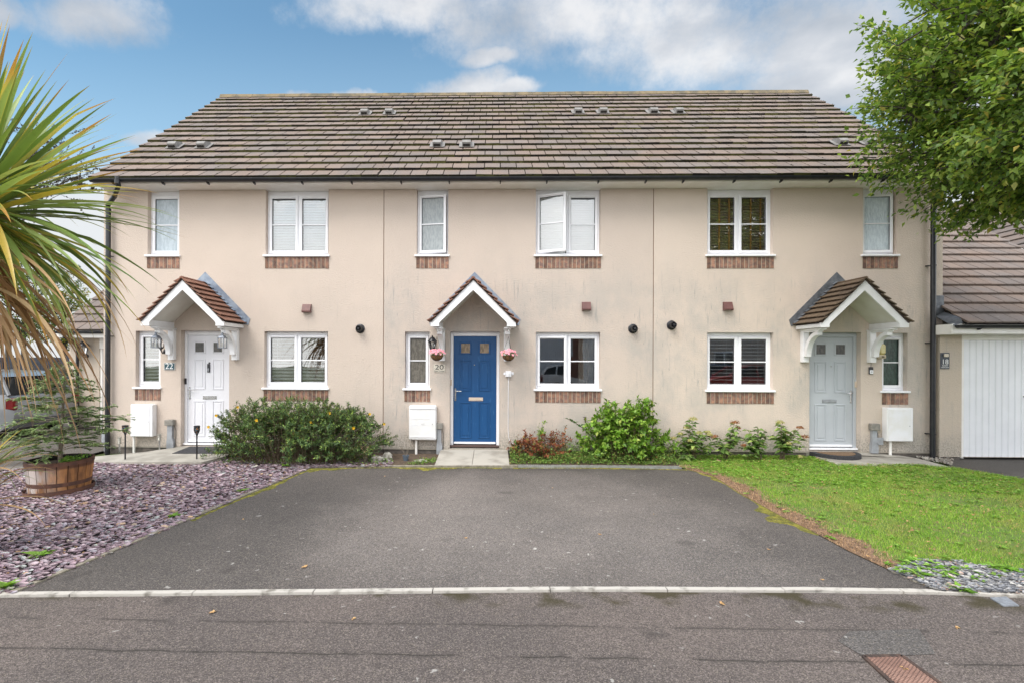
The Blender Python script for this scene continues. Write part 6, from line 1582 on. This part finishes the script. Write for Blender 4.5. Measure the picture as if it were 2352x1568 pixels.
# ------------------------------------------------------------------ lanterns, baskets, garden lights
def frustum(b, cx, cy, z0, z1, r0_, r1_, n=6, ph=0, bars=.006, cap=False):
    p0 = [(cx+r0_*math.cos(2*math.pi*i/n+ph), cy+r0_*math.sin(2*math.pi*i/n+ph), z0) for i in range(n)]; p1 = [(cx+r1_*math.cos(2*math.pi*i/n+ph), cy+r1_*math.sin(2*math.pi*i/n+ph), z1) for i in range(n)]
    return p0, p1
def coach_lamp(label, px, py, Y, scale=1.0, side=-1, mount=None, group='black wall lanterns beside the doors'):
    """six sided lantern on an upturned wall bracket. px, py: middle of the lantern body"""
    yl = Y-.17; c = fp(px, py, yl); mw = mount or (px, py+24); wp = fp(mw[0], mw[1], Y)
    r = empty('wall_lantern', (wp.x, Y, wp.z), label, 'lantern', group); s = scale; b = MB(); n = 6
    p0, p1 = frustum(b, c.x, yl, c.z-.10*s, c.z+.045*s, .045*s, .078*s)
    for i in range(n):
        b.tube([p0[i], p1[i]], .006, 4); b.tube([p0[i], p0[(i+1) % n]], .006, 4); b.tube([p1[i], p1[(i+1) % n]], .007, 4)
    b.lathe([(.0, -.10*s), (.046*s, -.10*s), (.05*s, -.108*s), (.02*s, -.13*s), (.012*s, -.16*s), (.0, -.165*s)], (c.x, yl, c.z), 12)
    b.lathe([(.092*s, .045*s), (.088*s, .055*s), (.050*s, .105*s), (.030*s, .125*s), (.012*s, .135*s), (.014*s, .15*s), (0, .165*s)], (c.x, yl, c.z), 12)
    o = b.build('lantern_frame', BLACKP, r, smooth='auto')
    g = MB(); vs = [tuple(Vector(q).lerp(Vector((c.x, yl, q[2])), .08)) for q in p0+p1]; g.add(vs, [(i, (i+1) % n, n+(i+1) % n, n+i) for i in range(n)]); g.build('lantern_glass', CLEARG, r)
    k = MB(); k.lathe([(0, -.09*s), (.014, -.09*s), (.016, -.02*s), (.022, .0), (.014, .02), (0, .03)], (c.x, yl, c.z), 10); k.build('bulb', mat('bulb_white', (.75, .73, .68), None, rough=.3), r, smooth=True)
    w_ = MB(); w_.lathe([(0, .028), (.03, .022), (.045, .006), (.048, .001)], n=16, M=Matrix.Translation(wp) @ Matrix.Rotation(R(90), 4, 'X'))
    w_.tube([tuple(wp+Vector((0, -.02, 0))), tuple(wp+Vector(((c.x-wp.x)*.3, -.09, -.035))), (c.x, yl+.01, c.z-.16*s), (c.x, yl, c.z-.12*s)], [.014, .012, .010, .012], 8); w_.build('wall_bracket', BLACKP, r, smooth='auto')
    return r
coach_lamp('black coach lantern beside the small window of house 22', 369.5, 785, -.001, 1.0, mount=(380, 807))
coach_lamp('black coach lantern on the far left garage wall', 192, 800, 2.9, 1.35, mount=(200, 817))
coach_lamp('black lantern half hidden by the left flower basket', 993, 789, -.001, .95, mount=(1003, 806))
def hanging_lantern(label, cx, Y, ztop):
    """square metal lantern on a ring under the canopy bracket"""
    r = empty('hanging_lantern', (cx, Y, ztop), label, 'lantern', 'lanterns hanging from the white canopy brackets'); b = MB(); s = .052; zt, zb = ztop-.135, ztop-.30
    for i in (-1, 1):
        for j in (-1, 1): b.box(cx+i*s-.005, cx+i*s+.005, Y+j*s-.005, Y+j*s+.005, zb, zt)
    b.box(cx-s-.008, cx+s+.008, Y-s-.008, Y+s+.008, zb-.012, zb, bev=.003); b.box(cx-s-.008, cx+s+.008, Y-s-.008, Y+s+.008, zt, zt+.008, bev=.002)
    b.box(cx-.003, cx+.003, Y-s-.006, Y-s-.004, zb, zt); b.lathe([(.075, 0), (.045, .035), (.022, .05), (.020, .075), (.026, .08), (.008, .095), (0, .10)], (cx, Y, zt+.009), 4, a0=R(45), a1=R(405))
    b.build('lantern_frame', mat('zinc_grey', (.16, .18, .22), (.22, .24, .28), 20, .4, metal=.4), r)
    b = MB(); pts = [(cx+.014*math.cos(a), Y, ztop-.02+.018*math.sin(a)) for a in np.linspace(0, 2*math.pi, 13)]; b.tube(pts, .0025, 5, cap=False); b.tube([(cx, Y, ztop+.035), (cx, Y, ztop-.002)], .003, 5); b.build('ring', STEEL, r)
    g = MB(); g.box(cx-s+.004, cx+s-.004, Y-s+.004, Y+s-.004, zb+.001, zt-.001); g.build('lantern_glass', CLEARG, r)
    k = MB(); k.lathe([(0, zb+.085), (.026, zb+.082), (.028, zb+.005)], (cx, Y, 0), 14); k.build('candle', mat('candle_wax', (.75, .73, .68), None, rough=.5), r, smooth='auto')
zbk = 2.425-.085-.034
hanging_lantern('grey hanging lantern under the left bracket of the red tiled canopy', CX22-.605, -.50, zbk-.04); hanging_lantern('grey hanging lantern under the right bracket, in front of the white door', CX22+.605, -.50, zbk-.04)
PINK = leafmat('petunia_pink', [(0, (.75, .10, .17)), (.35, (.85, .25, .36)), (.7, (.88, .48, .55)), (.9, (.9, .68, .72)), (1, (.6, .08, .2))], rough=.6, trans=.2)
BLF = leafmat('basket_leaf', [(0, (.10, .16, .03)), (1, (.30, .36, .07))], trans=.2)
COIR = mat('coir', (.20, .105, .04), (.09, .045, .02), 26, .95, .8, 60)
def basket(label, cx, Y, ztop, zrim, lean=0):
    r = empty('hanging_basket', (cx, Y, ztop), label, 'flower basket', 'flower baskets either side of the blue door'); R_ = .108; b = MB()
    b.lathe([(R_*math.sin(a), zrim-R_*.92*(math.cos(a))) for a in np.linspace(.02, math.pi/2, 9)], (cx, Y, 0), 20); b.build('liner', COIR, r, smooth=True)
    w_ = MB()
    for i in range(8):
        a = i*math.pi/4+.2; w_.tube([(cx+(R_+.002)*math.sin(t)*math.cos(a), Y+(R_+.002)*math.sin(t)*math.sin(a), zrim-(R_+.002)*.92*math.cos(t)) for t in np.linspace(.05, math.pi/2, 7)], .0022, 4, cap=False)
    w_.tube([(cx+R_*1.02*math.cos(t), Y+R_*1.02*math.sin(t), zrim) for t in np.linspace(0, 2*math.pi, 21)], .003, 4, cap=False); w_.build('wire_frame', BLACKP, r)
    hook = (cx, Y, ztop-.13)
    for i in range(3):
        a = i*2*math.pi/3+.5+lean; c = MB(); p0 = Vector(hook); p1 = Vector((cx+R_*math.cos(a), Y+R_*math.sin(a), zrim)); n = 22
        for k in range(n):
            q = p0.lerp(p1, (k+.5)/n); d = (p1-p0).normalized()*.008; c.tube([q-d, q+d], .0028 if k % 2 else .0018, 4, cap=False)
        c.build('chain', mat('chain_dark', (.07, .06, .055), None, rough=.5, metal=.5), r)
    h = MB(); h.tube([(cx, Y, ztop), (cx, Y, ztop-.04), (cx+.010, Y, ztop-.055), (cx+.008, Y, ztop-.085), (cx-.006, Y, ztop-.09), (cx-.002, Y, ztop-.13)], .003, 5); h.build('hook', STEEL, r)
    n = 120; a = rng.uniform(0, 2*np.pi, n); rr_ = rng.uniform(.02, .135, n); P = np.stack([cx+rr_*np.cos(a), Y+rr_*np.sin(a), zrim+.01+rng.uniform(-.02, .05, n)], 1); V, Fc = leaves(P, rng.normal(0, 1, (n, 3)), rng.normal(0, .4, (n, 3))+[0, -.4, .8], .035, .022); np_mesh('foliage', V, Fc, BLF, r)
    for i in range(38):
        a = i*2.4; rr_ = .145*math.sqrt((i+.5)/38); p = (cx+rr_*math.cos(a), Y+rr_*math.sin(a)*.9, zrim+.035+.05*(1-(rr_/.15)**2)+rnd.uniform(-.015, .02)-(.03 if rr_ > .13 else 0))
        o = np.array([math.cos(a)*rr_*4, math.sin(a)*rr_*4-.5, .6]); o /= np.linalg.norm(o); u = np.cross(o, [0, 0, 1.]); u /= np.linalg.norm(u); v = np.cross(o, u); k = np.arange(5)*2*np.pi/5+rnd.random()
        A_ = u[None]*np.cos(k)[:, None]+v[None]*np.sin(k)[:, None]+o[None]*.35; V, Fc = leaves(np.tile(p, (5, 1)), A_, np.tile(o, (5, 1)), .030, .030); np_mesh('flower', V, Fc, PINK, r)
zr1, zr2 = fz(815, 1003, -.5), fz(815.5, 1168, -.5)
basket('basket of pink flowers hanging left of the blue door, in front of the lantern', fx(1003.5, -.5, 815), -.5, zbk, zr1); basket('basket of pink flowers hanging right of the blue door above the socket', fx(1168, -.5, 815), -.5, zbk, zr2, .6)
# security light and doorbell at house 18
c0, c1 = fp(2011, 790), fp(2027.5, 823); r = empty('security_light', ((c0.x+c1.x)/2, 0, c1.z), 'yellowed bulkhead light beside the small green glass window', 'light')
b = MB(); b.box(c0.x, c1.x, -.10, -.03, c1.z+.07, c0.z, bev=.03); b.build('diffuser', mat('yellowed_diffuser', (.66, .60, .33), (.60, .50, .2), 14, .25), r)
b = MB(); b.box(c0.x-.01, c1.x+.005, -.03, -.001, c1.z, c0.z, bev=.008); b.box(c0.x, c1.x, -.085, -.03, c1.z, c1.z+.069, bev=.01); b.build('housing', mat('cream_plastic', (.60, .52, .38), (.5, .43, .3), 9, .5), r)
b = MB(); b.lathe([(0, .03), (.016, .025), (.018, 0)], n=12, M=Matrix.Translation(((c0.x+c1.x)/2, -.085, c1.z+.035)) @ Matrix.Rotation(R(90), 4, 'X')); b.build('sensor', mat('sensor_dark', (.2, .17, .12), None, rough=.2), r, smooth=True)
c0, c1 = fp(1994.5, 842), fp(2003.5, 858.5); r = empty('doorbell', ((c0.x+c1.x)/2, 0, c1.z), 'small black and white video doorbell beside the grey door', 'doorbell')
b = MB(); b.box(c0.x, c1.x, -.03, -.001, c1.z, c0.z, bev=.006); b.build('bell_case', BLACKP, r); b = MB(); b.box(c0.x+.006, c1.x-.006, -.034, -.031, c1.z+.008, c1.z+.075, bev=.004); b.build('bell_face', UPVC, r)
b = MB(); b.lathe([(.012, .001), (.012, .003), (.008, .003), (.008, .001)], n=14, M=Matrix.Translation(((c0.x+c1.x)/2, -.034, c1.z+.045)) @ Matrix.Rotation(R(90), 4, 'X')); b.build('bell_button', BLACKP, r)
b = MB(); b.tube([((c0.x+c1.x)/2, -.01, c0.z), ((c0.x+c1.x)/2+.01, -.008, c0.z+.05), ((c0.x+c1.x)/2, -.008, c0.z+.09)], .003, 5); b.build('cable', BLACKP, r)
# solar torches and small steel lights
def mosaic():
    mt = bpy.data.materials.new('torch_mosaic'); mt.use_nodes = True; t = NT(mt.node_tree); b = t.n['Principled BSDF']; p = t.pos(); v = t.voro(p, 95, out=1); x, y, z = t.xyz(v); e = t.voro(p, 95, 'DISTANCE_TO_EDGE')
    c = t.ramp(x, [(0, (.02, .03, .04)), (.45, (.04, .14, .22)), (.6, (.30, .36, .36)), (.75, (.55, .2, .04)), (.9, (.05, .05, .06))], 'CONSTANT'); c = t.mix(t.step(e, .10, .03), c, (.012, .012, .014)); t.put(b.inputs['Base Color'], c); b.inputs['Roughness'].default_value = .2; return mt
MOS = mosaic()
def torch(px, py, label):
    p = gp(px, py, .0); r = empty('solar_torch', (p.x, p.y, 0), label, 'garden light', 'black solar torches on stakes beside the path'); H1 = 1.81-(981-820)/1140*(p.y+CD)
    b = MB(); b.tube([(p.x, p.y, -.03), (p.x, p.y, H1-.17)], .012, 10); b.lathe([(.012, H1-.17), (.022, H1-.145), (.020, H1-.14)], (p.x, p.y, 0), 14); b.build('stake', BLACKP, r, smooth='auto')
    b = MB(); b.lathe([(.018, H1-.145), (.038, H1-.115), (.050, H1-.07), (.048, H1-.02)], (p.x, p.y, 0), 20); b.build('bowl', MOS, r, smooth=True)
    b = MB(); b.lathe([(.049, H1-.022), (.051, H1-.004), (.045, H1), (0, H1+.002)], (p.x, p.y, 0), 20); b.build('solar_cap', BLACKP, r, smooth='auto')
torch(287.5, 1060, 'black solar torch in front of the meter box'); torch(452, 1061, 'black solar torch in front of the white door')
def stake_light(px, py, top, Y, label):
    p = fp(px, py, Y); z1 = fz(top, px, Y); r = empty('stake_light', (p.x, Y, p.z), label, 'garden light', 'short steel garden lights by the meter box'); b = MB(); b.tube([(p.x, Y, p.z-.02), (p.x, Y, z1-.13)], .014, 10); b.build('stake', STEEL, r, smooth='auto')
    b = MB(); b.lathe([(0, z1-.13), (.030, z1-.13), (.030, z1-.105), (.026, z1-.1)], (p.x, Y, 0), 16); b.lathe([(.026, z1-.03), (.032, z1-.03), (.032, z1-.005), (0, z1)], (p.x, Y, 0), 16); b.lathe([(.022, z1-.1), (.029, z1-.09), (.024, z1-.075), (.029, z1-.06), (.024, z1-.045), (.028, z1-.03)], (p.x, Y, 0), 16); b.build('light_head', mat('ribbed_steel', (.5, .49, .44), (.4, .38, .33), 40, .3, metal=.5), r, smooth='auto')
stake_light(274.5, 1037, 1002, -.25, 'short steel garden light between downpipe and meter box'); stake_light(366, 1031, 995, -.2, 'short steel garden light between meter box and cable box')
# doormats
b = MB(); pm = [gp(x, y, .055) for x, y in ((412, 1036), (552, 1036), (552, 1047)) ]
x0, x1 = gp(405, 1040, .055).x, gp(548, 1040, .055).x; y0, y1 = gp(450, 1043.5, .055).y, -.03; b.add([(x0, y0, .095+.058*y0+.016), (x1, y0, .095+.058*y0+.016), (x1, y1, .108), (x0, y1, .108), (x0, y0, .02), (x1, y0, .02), (x1, y1, .02), (x0, y1, .02)], [(0, 1, 2, 3), (0, 4, 5, 1), (1, 5, 6, 2), (2, 6, 7, 3), (3, 7, 4, 0)])
tag(b.build('doormat', mat('rubber_black', (.02, .02, .025), (.045, .045, .05), 60, .8, .6, 80), loc=((x0+x1)/2, (y0+y1)/2, .05)), 'black rectangular rubber doormat outside the white door', 'doormat')
mx0, mx1 = fx(1866, -.1), fx(1974, -.1); mc_ = (mx0+mx1)/2; mr = (mx1-mx0)/2; md = .42
r = empty('doormat', (mc_, -.05, .03), 'half round brown doormat with black border outside the grey door', 'doormat')
b = MB(); b.prism([(mc_+mr*math.cos(a), -.03-md*math.sin(a)) for a in np.linspace(0, math.pi, 25)], .02, .092, 'z'); b.v = [(x, y, z if z < .05 else z+.02*y+.010) for x, y, z in b.v]; b.build('mat_border', MT['rubber_black'], r)
b = MB(); b.prism([(mc_+mr*.76*math.cos(a), -.07-(md*.72)*math.sin(a)) for a in np.linspace(0, math.pi, 25)], .05, .098, 'z'); b.v = [(x, y, z+.02*y+.010) for x, y, z in b.v]; b.build('mat_centre', mat('coir_mat', (.22, .14, .08), (.14, .085, .05), 40, .95, .6), r)
# plant pot with dry twigs, stones
pp = gp(932, 1057, .0); r = empty('plant_pot', tuple(pp), 'small blue grey plastic pot of dry twigs left of the ramp', 'plant pot'); b = MB(); b.lathe([(.0, .0), (.040, .0), (.055, .085), (.060, .085), (.060, .098), (.052, .098), (.048, .07), (0, .07)], tuple(pp), 16); b.build('pot', mat('pot_blue', (.10, .13, .17), None, rough=.5), r, smooth='auto')
b = MB()
for i in range(12): a = rnd.random()*6.3; b.tube([(pp.x, pp.y, .07), (pp.x+.04*math.cos(a), pp.y+.04*math.sin(a), .15), (pp.x+.10*math.cos(a+.3), pp.y+.07*math.sin(a), rnd.uniform(.2, .33))], .002, 3)
b.build('twigs', STEMG, r)
def rock(px, py, sx_, sy_, sz_, label, m_=None):
    p = gp(px, py, 0); b = MB(); n, k = 10, 6; vs = []
    for i in range(k+1):
        th = math.pi*i/k
        for j in range(n): ph = 2*math.pi*j/n; q = 1+rnd.uniform(-.16, .16); vs.append((p.x+sx_*math.sin(th)*math.cos(ph)*q, p.y+sy_*math.sin(th)*math.sin(ph)*q, sz_*.6+sz_*math.cos(th)*q))
    b.add(vs, [(i*n+j, i*n+(j+1) % n, (i+1)*n+(j+1) % n, (i+1)*n+j) for i in range(k) for j in range(n)]); return tag(b.build('stone', m_ or CONCD, loc=tuple(p)), label, 'stone', 'loose stones in the beds')
rock(866, 1060, .12, .08, .07, 'rough grey stone at the right end of the wide dark bush'); rock(890, 1056, .10, .07, .09, 'upright grey stone leaning by the house joint'); rock(968, 1060, .12, .06, .03, 'flat pale stone below the pipe of the white meter box'); rock(2128, 1056, .05, .04, .035, 'round pale pebble stone at the foot of the right downpipe')
DRYS = leafmat('dry_stalk', [(0, (.35, .25, .14)), (1, (.48, .36, .22))], trans=.1)
shrub('dry_stalks', 'pale dry stalks standing at the right end of the wide dark bush', (fx(842, -.9), -.95, 0), .10, .08, .38, 16, 7, .03, .5, DRYS, STEMG, leaf_from=.3, stem_r=.002, tiph=(.5, 1), side=1)
# fallen leaves: each one a thing
FL = leafmat('fallen_leaf', [(0, (.50, .30, .12)), (.4, (.62, .42, .2)), (.8, (.3, .13, .05)), (1, (.55, .45, .12))], rough=.8, trans=0)
protos = []
for i in range(4):
    n = 5; a = np.array([-1.1, -.5, 0, .5, 1.1])+rng.normal(0, .1, 5); V, Fc = leaves(np.zeros((n, 3))+[0, 0, .004], np.stack([np.cos(a), np.sin(a), rng.uniform(.0, .45, n)], 1), np.tile([0, 0, 1.], (n, 1)), .032, .018)
    o = np_mesh('fallen_leaf', V, Fc, FL); protos.append(o)
spots = [(702, 1303, 1.3, 'curled dark brown leaf lying alone left of the middle of the driveway'), (1377, 1228, .9, 'pale dry leaf in the middle of the driveway'), (1070, 1236, .8, 'small tan leaf on the driveway in front of the blue door'),
    (885, 1093, .7, 'dry leaf near the mossy top left corner of the driveway'), (1270, 1120, .6, 'tiny leaf on the driveway below the ramp of the blue door'), (1655, 1387, 1.1, 'orange brown leaf on the road just below the kerb, right of centre'),
    (490, 1407, 1.0, 'brown leaf on the road just below the kerb, towards the left'), (810, 1420, .8, 'ochre leaf on the road below the left half of the kerb'), (1890, 1332, .7, 'pale leaf on the driveway near its lower right corner'),
    (1765, 1262, .7, 'leaf on the right half of the driveway level with the mossy edge'), (2195, 1440, .8, 'leaf on the road above the manhole cover'), (560, 1192, .7, 'leaf on the driveway beside the slate edging'),
    (1500, 1180, .5, 'small speck of a leaf on the upper right part of the driveway'), (2078, 1535, .9, 'yellow leaf against the left edge of the manhole cover')]
first = set()
for i, (px, py, s_, lb) in enumerate(spots):
    z = 0.001 if py < 1352 else -.005; p = gp(px, py, z); src = protos[i % 4]
    if i % 4 not in first: o = src; first.add(i % 4)
    else: o = src.copy(); COL.objects.link(o)
    o.location = p; o.rotation_euler = (0, 0, rnd.uniform(0, 6.28)); o.scale = (s_, s_, s_)
    tag(o, lb, 'leaf', 'fallen leaves on the tarmac')
